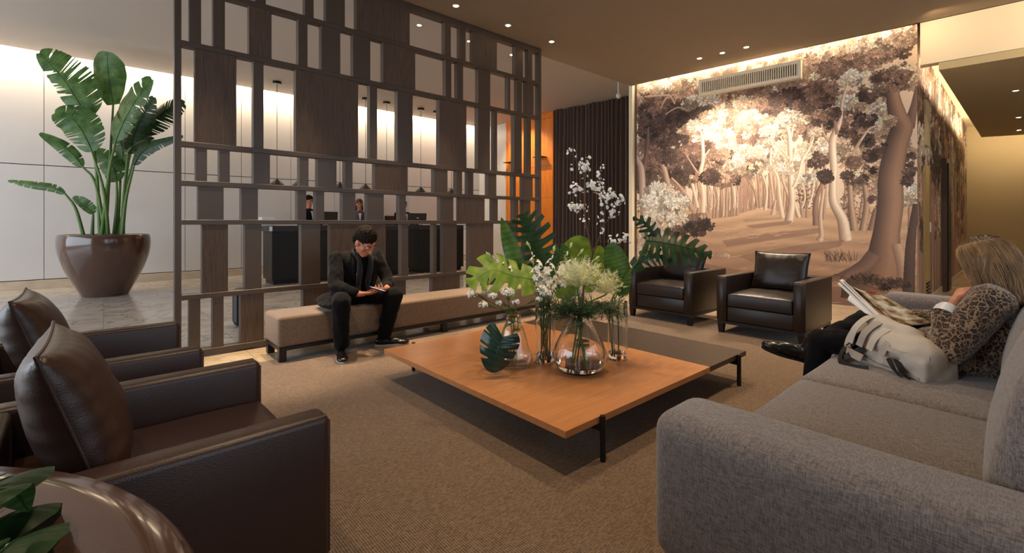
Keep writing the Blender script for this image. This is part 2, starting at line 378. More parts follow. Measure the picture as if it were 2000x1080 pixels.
M_fern = leafmat('grey_green_fern', srgb(50, 76, 50), srgb(88, 114, 74), veins=6)
# ------------------------------------------------------------------ the forest wallpaper, painted stroke by stroke into a pixel array
CA = Vector((7.54, 5.04)); CB = Vector((7.98, 1.055))       # edge of the main ceiling before the papered wall
_d = (CB-CA).normalized(); _n = Vector((-_d.y, _d.x)); 
if _n.x < 0: _n = -_n
MU0 = CA+_n*0.13; MU1 = CB+_n*0.13+_d*0.04                   # papered wall, left and right end
MUL = (MU1-MU0).length; MUH = 4.0; PPM = 290
def mural_uv(u, v):
    """sight line of a picture point -> (distance along the wall, height)"""
    k = (u-1000)/FPX; dx = RT.x*k+FW.x; dy = RT.y*k+FW.y
    ex, ey = _d.x, _d.y                                    # solve t*(dx,dy) = MU0 + s*(ex,ey)
    det = -dx*ey+dy*ex; t = (-MU0.x*ey+MU0.y*ex)/det; s = (dx*MU0.y-dy*MU0.x)/det
    return s, EYE-(v-HOR)/FPX*t
class Canvas:
    def __init__(s, W, H, base):
        s.W = W; s.H = H; s.a = np.empty((H, W, 3), np.float32); s.a[:] = base; s.rng = np.random.RandomState(3)
        s.spr = [s.sprite(i) for i in range(14)]
        s.ros = [s.rosette(i) for i in range(10)]
    def sprite(s, i):                                       # one lobed leaf pointing up, 48 px
        r = np.random.RandomState(i); n = 48; y, x = np.mgrid[0:n, 0:n]; y = (n-1-y)/(n-1.0); x = (x-(n-1)/2)/(n-1.0)
        wd = 0.42*np.sin(np.pi*np.clip(y, 0, 1)**0.8)**0.6*(0.78+0.22*np.cos(y*2*np.pi*3.2+r.rand()*2))
        m = np.abs(x) < wd; sh = 0.9+0.2*(x > 0)-0.42*(np.abs(x) > wd-0.075)-0.3*(np.abs(x) < 0.015)
        return m.astype(np.float32), sh.astype(np.float32)
    def rot(s, sp, ang, n):
        c, sn = math.cos(ang), math.sin(ang); m, sh = sp; k = m.shape[0]
        y, x = np.mgrid[0:n, 0:n]; x = (x-(n-1)/2)/(n-1.0)*1.42; y = (y-(n-1)/2)/(n-1.0)*1.42
        X = ((c*x+sn*y)+0.5)*(k-1); Y = ((-sn*x+c*y)+0.5)*(k-1); ok = (X >= 0) & (X <= k-1) & (Y >= 0) & (Y <= k-1)
        Xi = np.clip(X, 0, k-1).astype(int); Yi = np.clip(Y, 0, k-1).astype(int)
        return m[Yi, Xi]*ok, sh[Yi, Xi]
    def rosette(s, i):                                      # spray of leaves hanging outward, 96 px
        r = np.random.RandomState(40+i); n = 96; M = np.zeros((n, n), np.float32); S = np.ones((n, n), np.float32)
        k = r.randint(6, 10)
        for j in range(k):
            a = (j/(k-1.0)-0.5)*math.pi*1.25+r.randn()*0.12; q = 50
            m, sh = s.rot(s.spr[r.randint(14)], a, q)
            cx = n/2+math.sin(a)*24; cy = n*0.52-math.cos(a)*24
            x0 = int(cx-q/2); y0 = int(cy-q/2); xa = max(x0, 0); ya = max(y0, 0); xb = min(x0+q, n); yb = min(y0+q, n)
            mm = m[ya-y0:yb-y0, xa-x0:xb-x0]; ss = sh[ya-y0:yb-y0, xa-x0:xb-x0]
            M[ya:yb, xa:xb] = np.maximum(M[ya:yb, xa:xb], mm); S[ya:yb, xa:xb] = np.where(mm > 0, ss*(0.9+0.2*r.rand()), S[ya:yb, xa:xb])
        return M, S
    def stamp(s, sp, x, y, n, ang, col, alpha=1.0):
        n = int(max(6, n)); m, sh = s.rot(sp, ang, n); x0 = int(x-n/2); y0 = int(y-n/2)
        xa = max(x0, 0); ya = max(y0, 0); xb = min(x0+n, s.W); yb = min(y0+n, s.H)
        if xa >= xb or ya >= yb: return
        mm = (m[ya-y0:yb-y0, xa-x0:xb-x0]*alpha)[..., None]; ss = sh[ya-y0:yb-y0, xa-x0:xb-x0][..., None]
        s.a[ya:yb, xa:xb] = s.a[ya:yb, xa:xb]*(1-mm)+np.array(col, np.float32)*ss*mm
    def mass(s, x, y, rx, ry, col, size, cnt, down=True):   # crown of sprays
        for _ in range(cnt):
            a = s.rng.rand()*2*math.pi; r = math.sqrt(s.rng.rand())
            px = x+math.cos(a)*r*rx; py = y+math.sin(a)*r*ry
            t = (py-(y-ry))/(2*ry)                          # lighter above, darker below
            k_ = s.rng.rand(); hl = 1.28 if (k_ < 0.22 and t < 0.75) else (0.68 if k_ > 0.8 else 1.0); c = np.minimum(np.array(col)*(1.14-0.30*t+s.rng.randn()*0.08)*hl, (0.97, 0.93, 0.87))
            ang = math.atan2(px-x, 0.6*(y-py)+0.001) if down else s.rng.rand()*6.28
            s.stamp(s.ros[s.rng.randint(10)], px, py, size*(0.7+0.6*s.rng.rand()), ang+s.rng.randn()*0.4+(math.pi if s.rng.rand() < 0.35 else 0), c)
    def trunk(s, pts, wid, dark, light, bark=0.06):
        P = np.array([(p.x, p.y) for p in bez([(q[0], q[1], 0) for q in pts], max(24, len(pts)*14))]); n = len(P)
        W = np.interp(np.linspace(0, 1, n), np.linspace(0, 1, len(wid)), wid)
        for i in range(n-1):
            p, q = P[i], P[i+1]; d = q-p; L = np.hypot(*d)
            if L < 1e-6: continue
            d /= L; nn = np.array([-d[1], d[0]]); r = W[i]+2
            if nn[0] < 0: nn = -nn
            x0 = int(max(0, min(p[0], q[0])-r)); x1 = int(min(s.W, max(p[0], q[0])+r+1)); y0 = int(max(0, min(p[1], q[1])-r)); y1 = int(min(s.H, max(p[1], q[1])+r+1))
            if x0 >= x1 or y0 >= y1: continue
            Y, X = np.mgrid[y0:y1, x0:x1]; ax = (X-p[0])*d[0]+(Y-p[1])*d[1]; sd = (X-p[0])*nn[0]+(Y-p[1])*nn[1]
            w = W[i]+(W[i+1]-W[i])*np.clip(ax/L, 0, 1); m = (np.abs(sd) < w) & (ax > -0.35*w-1) & (ax < L+1)
            t = np.clip((sd/np.maximum(w, 1)+1)/2, 0, 1); sh = np.clip(t*1.5, 0, 1)-np.clip((t-0.86)*3, 0, 1)
            tex = 1+bark*np.sin(X*1.7+Y*0.31+3*np.sin(Y*0.11))*np.sin(Y*0.9+X*0.2)
            c = (np.array(dark)[None, None]*(1-sh[..., None])+np.array(light)[None, None]*sh[..., None])*tex[..., None]
            reg = s.a[y0:y1, x0:x1]; reg[m] = c[m]
    def blob(s, poly, col, soft=0):
        P = np.array(poly); x0 = int(max(0, P[:, 0].min())); x1 = int(min(s.W, P[:, 0].max()+1)); y0 = int(max(0, P[:, 1].min())); y1 = int(min(s.H, P[:, 1].max()+1))
        if x0 >= x1 or y0 >= y1: return
        Y, X = np.mgrid[y0:y1, x0:x1]; ins = np.zeros(X.shape, bool); n = len(P)
        for i in range(n):
            xa, ya = P[i]; xb, yb = P[(i+1) % n]
            if ya == yb: continue
            c = ((ya > Y) != (yb > Y)) & (X < (xb-xa)*(Y-ya)/(yb-ya)+xa); ins ^= c
        s.a[y0:y1, x0:x1][ins] = s.a[y0:y1, x0:x1][ins]*soft+np.array(col, np.float32)*(1-soft)
# paper tones (display values, turned linear at the end)
def hx(r, g, b): return np.array((r, g, b), np.float32)/255
CREAM = hx(247, 226, 200); PALE = hx(226, 200, 174); TAN = hx(198, 165, 138); MIDB = hx(164, 130, 110); BRN = hx(128, 99, 86); DK = hx(92, 72, 65); VDK = hx(68, 54, 51)
def paint_mural():
    W = int(MUL*PPM); H = int(MUH*PPM); c = Canvas(W, H, PALE)
    def m(u, v):
        a, z = mural_uv(u, v); return (a*PPM, (MUH-z)*PPM)
    def sc(u): return (m(u+5, 400)[0]-m(u-5, 400)[0])/10.0   # canvas pixels per photo pixel
    # sky glow and ground
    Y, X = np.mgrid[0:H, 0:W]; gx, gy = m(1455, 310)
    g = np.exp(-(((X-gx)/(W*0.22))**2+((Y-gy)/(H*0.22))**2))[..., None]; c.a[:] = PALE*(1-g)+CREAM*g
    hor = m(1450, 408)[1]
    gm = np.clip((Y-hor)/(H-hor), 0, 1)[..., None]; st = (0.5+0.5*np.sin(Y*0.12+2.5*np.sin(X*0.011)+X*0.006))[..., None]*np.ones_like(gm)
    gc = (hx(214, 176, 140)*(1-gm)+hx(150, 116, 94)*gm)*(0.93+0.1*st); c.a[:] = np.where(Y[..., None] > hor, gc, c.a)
    # far wood: rows of thin trunks closing on the path's end
    rr = np.random.RandomState(11)
    for k in range(70):
        u = 1440+rr.rand()*100; t = abs(u-1492)/55; h0 = 345-30*t; b = 404+t*14
        tone = MIDB if rr.rand() < 0.5 else TAN
        c.trunk([m(u+rr.randn()*5, h0), m(u+rr.randn()*3, (h0+b)/2), m(u, b)], [1.5*sc(u), 2.2*sc(u)], tone*0.85, tone*1.15)
    for k in range(46):
        side = -1 if rr.rand() < 0.45 else 1; u = 1492+side*(45+rr.rand()*(135 if side < 0 else 280)); t = abs(u-1492)/100
        c.trunk([m(u+rr.randn()*9, 290), m(u+rr.randn()*6, 350), m(u, 415+t*12)], [2*sc(u), (2.5+t)*sc(u)], BRN, TAN)
    # crowns
    def crown(u, v, ru, rv, col, size, cnt, down=True):
        x, y = m(u, v); k = sc(u); c.mass(x, y, ru*k, rv*k, col, size*k*(2.45 if size > 10 else 1), int(cnt*0.66), down)
    for (u, v) in ((1260, 190), (1310, 180), (1380, 215), (1430, 220), (1500, 190), (1560, 185), (1620, 150), (1680, 120), (1740, 95), (1770, 150), (1700, 190), (1640, 210), (1580, 240), (1520, 250), (1300, 240), (1350, 260), (1280, 290), (1260, 330), (1340, 330), (1400, 330), (1700, 250), (1660, 290), (1740, 300), (1600, 300), (1760, 380), (1690, 350), (1245, 150), (1290, 150), (1420, 150), (1450, 190), (1480, 160), (1540, 140), (1600, 110), (1650, 90), (1700, 70), (1760, 60), (1350, 160)):
        crown(u, v, 44, 32, [TAN, PALE, MIDB][(u+v) % 3], 17, 60)
    for (u, v, ru, rv, col, size, cnt) in (
        (1440, 270, 60, 45, CREAM, 14, 190), (1460, 320, 46, 25, CREAM, 11, 130), (1400, 240, 30, 22, CREAM, 12, 60), (1500, 300, 40, 22, PALE, 12, 70),
        (1285, 268, 34, 14, CREAM, 14, 30), (1375, 273, 30, 9, CREAM, 13, 34), (1245, 275, 18, 10, CREAM, 12, 20),
        (1500, 225, 60, 12, CREAM, 15, 70), (1530, 215, 40, 12, CREAM, 15, 40), (1580, 222, 30, 8, PALE, 13, 30), (1570, 350, 30, 14, CREAM, 12, 50),
        (1640, 200, 40, 9, CREAM, 16, 60), (1670, 153, 36, 9, CREAM, 15, 40), (1640, 205, 26, 8, CREAM, 15, 26), (1712, 215, 24, 18, PALE, 14, 40), (1720, 240, 26, 12, PALE, 14, 40),
        (1300, 225, 46, 22, VDK, 19, 90), (1280, 250, 30, 26, DK, 18, 60), (1345, 225, 38, 10, DK, 18, 40), (1300, 275, 38, 14, DK, 16, 50), (1355, 300, 44, 16, BRN, 15, 60),
        (1330, 180, 50, 14, MIDB, 19, 46), (1270, 205, 30, 10, BRN, 18, 26), (1258, 168, 20, 6, TAN, 16, 16), (1360, 200, 34, 8, PALE, 17, 30), (1370, 222, 20, 9, DK, 18, 14),
        (1330, 330, 36, 14, DK, 13, 40), (1400, 305, 30, 12, MIDB, 14, 36), (1405, 345, 24, 10, BRN, 12, 24), (1425, 352, 18, 7, DK, 12, 16),
        (1265, 310, 24, 40, BRN, 14, 50), (1250, 360, 20, 30, DK, 13, 40),
        (1500, 210, 30, 12, BRN, 18, 30), (1555, 192, 60, 12, DK, 20, 60), (1590, 200, 34, 16, BRN, 19, 46), (1460, 240, 40, 20, TAN, 17, 46), (1470, 262, 30, 14, MIDB, 16, 36),
        (1600, 180, 34, 20, BRN, 18, 46), (1610, 240, 22, 16, DK, 16, 26), (1590, 260, 20, 20, BRN, 14, 24), (1475, 322, 16, 8, BRN, 14, 16), (1600, 315, 18, 16, DK, 15, 18),
        (1640, 135, 34, 12, BRN, 19, 40), (1690, 110, 60, 16, MIDB, 20, 70), (1745, 80, 46, 14, TAN, 20, 50), (1660, 250, 30, 20, BRN, 14, 40), (1690, 235, 22, 10, DK, 16, 22),
        (1700, 185, 30, 10, DK, 18, 26), (1690, 275, 22, 14, DK, 15, 24), (1775, 330, 10, 40, DK, 15, 20), (1730, 300, 16, 8, BRN, 14, 12)):
        crown(u, v, ru, rv, col, size, cnt)
    # dense shade behind the right trunks
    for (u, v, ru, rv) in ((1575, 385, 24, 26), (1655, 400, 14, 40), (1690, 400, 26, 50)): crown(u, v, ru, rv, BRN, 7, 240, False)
    # trunks
    def tr(pts, wid, dark=BRN, light=PALE, bark=0.06):
        k = sc(pts[-1][0]); c.trunk([m(*p) for p in pts], [q*k for q in wid], dark, light, bark)
    tr([(1262, 230), (1265, 262), (1262, 300), (1256, 335)], [2.5, 3, 4, 5], VDK, BRN)
    tr([(1236, 285), (1243, 310), (1252, 330), (1255, 380), (1257, 440), (1248, 480), (1243, 510)], [3.5, 4, 6, 6.5, 6, 8, 11], BRN, hx(205, 180, 160))
    tr([(1285, 305), (1295, 325), (1303, 355), (1310, 385), (1316, 420), (1338, 455), (1336, 490)], [4, 6, 6, 6, 6, 9, 10], DK, TAN)
    tr([(1271, 318), (1285, 328), (1296, 340)], [1.2, 1.6, 2.2], DK, BRN); tr([(1290, 212), (1300, 192), (1318, 186), (1318, 200)], [1.5, 2, 2, 1], BRN, TAN)
    tr([(1236, 190), (1270, 188), (1305, 187), (1318, 203)], [1.5, 2, 2.2, 1.5], BRN, TAN); tr([(1236, 221), (1258, 219), (1275, 232)], [1.4, 1.4, .8], VDK, DK)
    tr([(1300, 223), (1315, 213), (1328, 210), (1342, 216)], [1.4, 1.6, 1.4, 1], BRN, TAN)
    tr([(1358, 248), (1366, 254), (1372, 266)], [1.3, 1.6, 1.8], MIDB, CREAM); tr([(1372, 268), (1373, 310), (1368, 340), (1373, 380), (1372, 415)], [3, 3.5, 4, 4.5, 6], MIDB, CREAM)
    tr([(1340, 302), (1352, 322), (1363, 338)], [1, 1.5, 2.2], BRN, TAN); tr([(1385, 292), (1378, 302), (1372, 312)], [1, 1.3, 1.6], MIDB, CREAM)
    tr([(1312, 348), (1328, 365), (1340, 385), (1352, 410)], [2, 3, 4.5, 6], BRN, TAN); tr([(1352, 360), (1358, 385), (1362, 405)], [3, 3, 4], MIDB, CREAM)
    tr([(1378, 352), (1388, 330), (1383, 310)], [2.2, 1.6, 1], BRN, TAN)
    for (u, top, b, w) in ((1390, 362, 405, 2.5), (1402, 365, 410, 2), (1413, 350, 422, 2.5), (1388, 375, 402, 1.6), (1425, 355, 410, 2), (1396, 372, 404, 1.6), (1433, 360, 405, 1.6), (1440, 362, 405, 1.6)):
        tr([(u-4, top), (u, (top+b)/2), (u-1, b)], [w*.7, w*.8, w*1.3], BRN, PALE)
    tr([(1452, 340), (1470, 365), (1476, 385), (1479, 404)], [1.2, 1.8, 2.2, 3], DK, TAN); tr([(1478, 332), (1482, 365), (1484, 404)], [1.6, 1.8, 2.4], BRN, TAN)
    tr([(1487, 335), (1497, 370), (1494, 410)], [1.8, 2.4, 3.5], BRN, CREAM); tr([(1502, 328), (1508, 372), (1512, 418)], [1.8, 2.5, 4], BRN, PALE)
    tr([(1506, 290), (1505, 322), (1518, 345), (1522, 385), (1528, 425)], [2, 2.6, 3.2, 3.6, 5], MIDB, CREAM)
    tr([(1531, 332), (1528, 350), (1540, 385), (1545, 420)], [2, 2.6, 3, 4], BRN, PALE)
    tr([(1514, 392), (1508, 420)], [2.4, 4], BRN, PALE); tr([(1552, 400), (1560, 424)], [4, 5], BRN, CREAM)
    tr([(1524, 266), (1534, 290), (1538, 330), (1541, 350)], [1.2, 1.6, 2, 2], MIDB, PALE)
    tr([(1533, 236), (1541, 262), (1543, 300), (1544, 350), (1546, 395), (1541, 432)], [2.5, 4, 5, 6, 6.5, 9], BRN, CREAM)
    tr([(1498, 262), (1512, 278), (1530, 296), (1540, 310)], [1, 1.6, 2.2, 2.6], MIDB, PALE); tr([(1592, 262), (1580, 290), (1568, 310), (1558, 345), (1550, 365)], [1.4, 2.4, 3, 3.6, 4], MIDB, CREAM)
    tr([(1557, 228), (1548, 250), (1546, 268)], [1.2, 1.4, 1.6], MIDB, CREAM); tr([(1585, 262), (1582, 280)], [1.2, 1.6], BRN, PALE)
    tr([(1567, 358), (1572, 385), (1566, 405)], [1.4, 1.8, 2.2], MIDB, CREAM); tr([(1590, 352), (1586, 380), (1578, 405)], [1.6, 2, 2.6], MIDB, CREAM)
    tr([(1602, 230), (1608, 260), (1620, 278)], [2, 2.6, 3.2], BRN, TAN); tr([(1612, 345), (1600, 370), (1592, 400), (1593, 440)], [3, 4, 5, 6], DK, MIDB)
    tr([(1660, 150), (1645, 195), (1640, 235), (1626, 275), (1628, 330), (1626, 360), (1628, 395), (1645, 430), (1652, 470)], [2, 3, 5, 8, 7.5, 8, 9, 11, 13], BRN, CREAM)
    tr([(1628, 225), (1635, 262)], [2, 4], BRN, MIDB); tr([(1697, 250), (1680, 275), (1662, 305), (1640, 328)], [2, 3, 4, 3.5], MIDB, TAN); tr([(1735, 240), (1700, 250), (1682, 272)], [1, 1.4, 2], MIDB, CREAM)
    tr([(1608, 370), (1602, 420), (1604, 458), (1600, 470)], [3, 4, 5, 7], BRN, PALE); tr([(1668, 320), (1660, 350), (1662, 400), (1668, 450)], [3.5, 4.5, 6, 8], DK, TAN)
    tr([(1694, 305), (1688, 350), (1692, 400), (1684, 450)], [4, 4, 6, 7], DK, TAN); tr([(1710, 410), (1700, 450)], [5, 7], DK, MIDB)
    tr([(1600, 110), (1620, 98), (1632, 104)], [3, 4, 3], TAN, PALE)
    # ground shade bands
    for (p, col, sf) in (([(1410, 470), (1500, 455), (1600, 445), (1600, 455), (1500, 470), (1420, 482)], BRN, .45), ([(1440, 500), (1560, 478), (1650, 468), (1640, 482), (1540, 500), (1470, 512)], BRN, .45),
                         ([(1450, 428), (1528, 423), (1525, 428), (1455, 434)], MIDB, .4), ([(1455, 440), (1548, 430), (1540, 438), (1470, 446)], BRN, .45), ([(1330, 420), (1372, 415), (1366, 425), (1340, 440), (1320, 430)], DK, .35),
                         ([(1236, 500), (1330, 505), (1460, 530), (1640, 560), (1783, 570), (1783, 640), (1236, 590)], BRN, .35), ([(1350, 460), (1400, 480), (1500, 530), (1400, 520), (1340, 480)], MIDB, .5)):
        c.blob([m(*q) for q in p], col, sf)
    rr = np.random.RandomState(5)
    for k in range(260):
        u = 1240+rr.rand()*540; v = 440+rr.rand()*170; L = 6+rr.rand()*26; col = MIDB if rr.rand() < .6 else TAN*1.06
        tr([(u, v), (u+L/2, v-1.5+rr.randn()), (u+L, v-2+rr.randn())], [0.3, 0.6, 0.3], col, col)
    # the great oak on the right
    tr([(1792, 170), (1785, 205), (1774, 250)], [5, 7, 12], DK, BRN, .1)
    tr([(1742, 150), (1744, 190), (1752, 225), (1760, 250), (1750, 285), (1739, 345), (1738, 400), (1730, 460), (1726, 500), (1716, 540), (1712, 590)], [12, 13, 17, 21, 22, 24, 25, 26, 32, 48, 75], VDK, hx(160, 124, 100), .2)
    tr([(1705, 500), (1685, 520), (1640, 540), (1590, 550)], [14, 13, 8, 3], DK, BRN, .1); tr([(1752, 480), (1762, 520), (1768, 560)], [12, 12, 16], BRN, TAN, .12)
    tr([(1788, 400), (1778, 480), (1774, 570)], [6, 10, 12], VDK, DK)
    # light bush and dark sprigs at the left
    for (u, v, ru, rv, col, size, cnt) in ((1290, 375, 22, 10, CREAM, 17, 26), (1275, 395, 20, 18, CREAM, 17, 34), (1300, 420, 34, 26, CREAM, 18, 80), (1325, 395, 24, 14, CREAM, 17, 34), (1312, 440, 20, 14, PALE, 17, 26), (1262, 470, 10, 12, PALE, 13, 14),
                                           (1365, 445, 22, 12, DK, 15, 22), (1380, 437, 12, 8, VDK, 13, 10), (1320, 452, 16, 9, DK, 13, 14), (1410, 500, 24, 6, PALE, 9, 18), (1238, 420, 10, 60, BRN, 8, 90),
                                           (1690, 545, 26, 8, DK, 13, 30), (1740, 555, 36, 9, DK, 13, 40), (1650, 345, 8, 5, DK, 15, 5), (1678, 352, 18, 8, DK, 17, 9), (1700, 330, 8, 8, DK, 14, 6), (1705, 390, 6, 8, DK, 14, 6), (1718, 290, 8, 10, DK, 14, 8), (1772, 350, 6, 40, DK, 14, 16)):
        crown(u, v, ru, rv, col, size, cnt, False)
    for k in range(40):
        u = 1612+rr.rand()*60; v = 512-rr.rand()*6; a = rr.randn()*8
        tr([(u, v), (u+a*.5, v-6-rr.rand()*8), (u+a, v-10-rr.rand()*14)], [0.7, 0.5, 0.2], VDK, DK)
    for p in ([(1630, 535), (1660, 546), (1700, 560), (1740, 575)], [(1640, 545), (1652, 532)], [(1690, 556), (1700, 530)]):
        tr(p, [1.2, 1, .6], VDK, DK)
    # foreground leaves near the top
    for (u, v, s_) in ((1625, 140, 17), (1650, 130, 17), (1662, 140, 16), (1680, 138, 17), (1710, 118, 18), (1730, 112, 18), (1745, 135, 20), (1765, 125, 20), (1775, 105, 18), (1750, 100, 18), (1690, 95, 17), (1728, 142, 18), (1600, 140, 15), (1612, 158, 15), (1575, 110, 15), (1590, 125, 15), (1700, 128, 17), (1640, 112, 16), (1735, 85, 18)):
        x, y = m(u, v); k = sc(u); c.stamp(c.ros[(u+v) % 10], x, y, s_*k*1.35, (u % 7)*0.5+2, BRN*0.95)
    # weave of the cloth backing
    for (u, v, ru, rv, col) in ((1742, 165, 22, 16, MIDB), (1760, 150, 16, 14, BRN), (1725, 150, 18, 12, BRN), (1660, 150, 14, 8, CREAM), (1545, 232, 12, 6, CREAM), (1498, 258, 8, 6, PALE), (1592, 258, 8, 6, PALE), (1358, 246, 8, 5, CREAM), (1300, 305, 14, 8, DK), (1262, 232, 12, 10, DK), (1602, 228, 8, 8, BRN), (1628, 222, 8, 8, BRN), (1735, 238, 10, 6, TAN), (1700, 305, 10, 8, DK), (1668, 318, 10, 7, BRN), (1612, 345, 10, 8, DK), (1450, 335, 44, 12, TAN), (1410, 350, 30, 9, MIDB), (1530, 330, 30, 9, PALE), (1385, 345, 16, 8, DK)):
        crown(u, v, ru, rv, col, 15, 26)
    for (u, v, ru, rv, col) in ((1255, 172, 22, 7, TAN), (1295, 168, 24, 7, PALE), (1335, 163, 24, 8, TAN), (1378, 158, 22, 6, PALE), (1420, 146, 24, 5, TAN), (1480, 135, 30, 5, PALE), (1540, 120, 30, 5, TAN), (1610, 108, 34, 9, TAN), (1680, 92, 36, 9, PALE), (1740, 72, 34, 10, TAN), (1385, 226, 16, 8, TAN), (1450, 200, 26, 7, TAN)):
        crown(u, v, ru, rv, col, 14, 26)
    c.a = c.a*0.95+0.05
    c.a *= (1+0.035*np.sin(X*2.1)*np.sin(Y*1.9)+0.03*c.rng.randn(H, W))[..., None]
    return np.clip(c.a, 0, 1)
def paint_side():
    W, H = 1100, 620; c = Canvas(W, H, MIDB); r = c.rng
    for k in range(240): c.mass(r.rand()*W, r.rand()*H*0.75, 50, 46, [DK, BRN, TAN, PALE, MIDB][r.randint(5)], 60, 16)
    for k in range(26):
        x = r.rand()*W; w = 5+r.rand()*13; t = [PALE, TAN, MIDB][r.randint(3)]
        c.trunk([(x+r.randn()*20, H*(0.1+0.4*r.rand())), (x+r.randn()*12, H*0.6), (x, H*0.85), (x+r.randn()*8, H*1.0)], [w*.5, w*.8, w, w*1.8], DK, t, .1)
    for k in range(60): c.mass(r.rand()*W, r.rand()*H*0.5, 50, 40, [DK, BRN, CREAM, PALE][r.randint(4)], 60, 14)
    c.a *= (1+0.03*r.randn(H, W))[..., None]; return np.clip(c.a, 0, 1)
# ------------------------------------------------------------------ room shell
def image_mat(name, arr, rough=0.75):
    h, w_ = arr.shape[:2]; im = bpy.data.images.new(name, w_, h)
    px = np.ones((h, w_, 4), np.float32); px[..., :3] = arr[::-1]; im.pixels.foreach_set(px.ravel()); im.update(); im.pack()
    m = mat(name, (1, 1, 1, 1), rough); N, L, b = nodes(m); tx = N.new('ShaderNodeTexImage'); tx.image = im
    tc = [n for n in N if n.type == 'TEX_COORD'][0]; L.new(tc.outputs['UV'], tx.inputs['Vector']); L.new(tx.outputs[0], b.inputs['Base Color'])
    tx.extension = 'EXTEND'; return m
def uvbox(name, p0, p1, z0, z1, thick, mat_, parent=None):
    """upright slab from p0 to p1 whose front is unwrapped 0..1; thickness goes to the right-hand side of p0->p1 reversed"""
    d = (p1-p0).normalized(); n = Vector((-d.y, d.x, 0)); q = [p0, p1, p1+n*thick, p0+n*thick]
    me = bpy.data.meshes.new(name)
    vs = [(a.x, a.y, z0) for a in q]+[(a.x, a.y, z1) for a in q]
    me.from_pydata(vs, [], [(0, 1, 5, 4), (1, 2, 6, 5), (2, 3, 7, 6), (3, 0, 4, 7), (4, 5, 6, 7), (3, 2, 1, 0)])
    uv = me.uv_layers.new(name='UVMap'); co_ = [(0, 0), (1, 0), (1, 1), (0, 1)]
    for i in range(4): uv.data[i].uv = co_[i]
    for i in range(4, 24): uv.data[i].uv = (0.5, 0.02)
    return put(name, me, mat_, parent)
ZC, ZL = 3.8, 4.2
# floor slab and stone tiles (each tile its own piece)
fl = MB().box(-6.5, 17.5, -4.5, 12.6, -0.12, -0.012).build('floor', M_plinth); fl['kind'] = 'structure'
TS = 1.0; tile_me = {}
def tile(i, j, stone, sx=TS, sy=TS):
    k = (stone, sx, sy)
    if k not in tile_me:
        me = MB().box(0.0015, sx-0.0015, 0.0015, sy-0.0015, -0.012, 0).mesh('tile'); me.materials.append(M_marble if stone == 0 else M_travert); tile_me[k] = me
    return tile_me[k]
nt_ = 0
for i in range(-4, 10):
    for j in range(5, 12):
        o = put('tile', tile(i, j, 0), None, fl, loc=(i*TS, j*TS-0.02, 0)); nt_ += 1
for i in range(-8, 34):
    for j in range(0, 10):
        x = i*0.5; y = j*0.5
        if x < 5.0 and y < 4.0 and not (x >= 5.0): continue
        if x > 8.4 and y > 1.0: continue
        if x < 0.4 and y > 4.9: continue
        if x > 11 and (j % 2 or i % 2): continue
        s_ = 0.5 if x <= 11 else 1.0
        put('tile', tile(0, 0, 1, s_, s_), None, fl, loc=(x, y-0.02, 0)); nt_ += 1
MB().box(-6.4, 5.0, -4.4, 3.98, -0.012, -0.001).build('floor_base', M_travert, fl)
MB().box(5.0, 17, -4.4, -0.02, -0.012, -0.001).build('floor_base', M_travert, fl)
# rug
rug = MB().box(-3.2, 5.6, -3.2, 4.36, 0.0, 0.012).build('rug', M_rug, bevel=0.004)
tag(rug, 'large flat woven brown rug under the coffee table and seating', 'rug')
# ceilings
def polyslab(name, pts, z0, z1, m): o = MB().prism([(p[0], p[1]) for p in pts], z0, z1).build(name, m); o['kind'] = 'structure'; return o
CE = CB+_d*6.0
polyslab('ceiling', [(-6.2, 5.02), (-6.2, -4.2), (CE.x, -4.2), (CE.x, CE.y), (CB.x, CB.y), (CA.x, CA.y), (CA.x-0.04, 5.02)][::1], ZC, ZC+0.1, M_ceil)
polyslab('ceiling_lobby', [(-6.2, 4.94), (9.3, 4.94), (9.3, 11.58), (-6.2, 11.58)], ZL, ZL+0.08, M_ceil2)
MB().box(-6.2, 7.55, 5.02, 5.10, ZC, ZL+0.05).build('ceiling_step', M_ceil)['kind'] = 'structure'
MB().box(-6.3, 17, -4.3, 12.3, 4.75, 4.8).build('ceiling_void', M_ceil)['kind'] = 'structure'
# lobby back wall: lacquered panels with shadow joints
WY = 11.9
wb = MB().box(-6.2, 9.3, WY+0.03, WY+0.15, 0, 4.75).build('wall_back', M_black); wb['kind'] = 'structure'
x0 = -6.07; PWID = 1.05; off = -1.338+0.53
xs = [off+PWID*k for k in range(-5, 11)]
pm = {}
for k in range(len(xs)-1):
    for (za, zb) in ((0.17, 2.225), (2.24, 4.7)):
        key = (za, zb)
        if key not in pm:
            me = MB().box(0.004, PWID-0.004, -0.03, 0, za, zb).mesh('panel'); me.materials.append(M_white); pm[key] = me
        put('panel', pm[key], None, wb, loc=(xs[k], WY+0.03, 0))
MB().box(-6.2, 9.2, WY-0.03, WY+0.02, 0.0, 0.155).build('baseboard_back', M_plinth, bevel=0.004)['kind'] = 'structure'
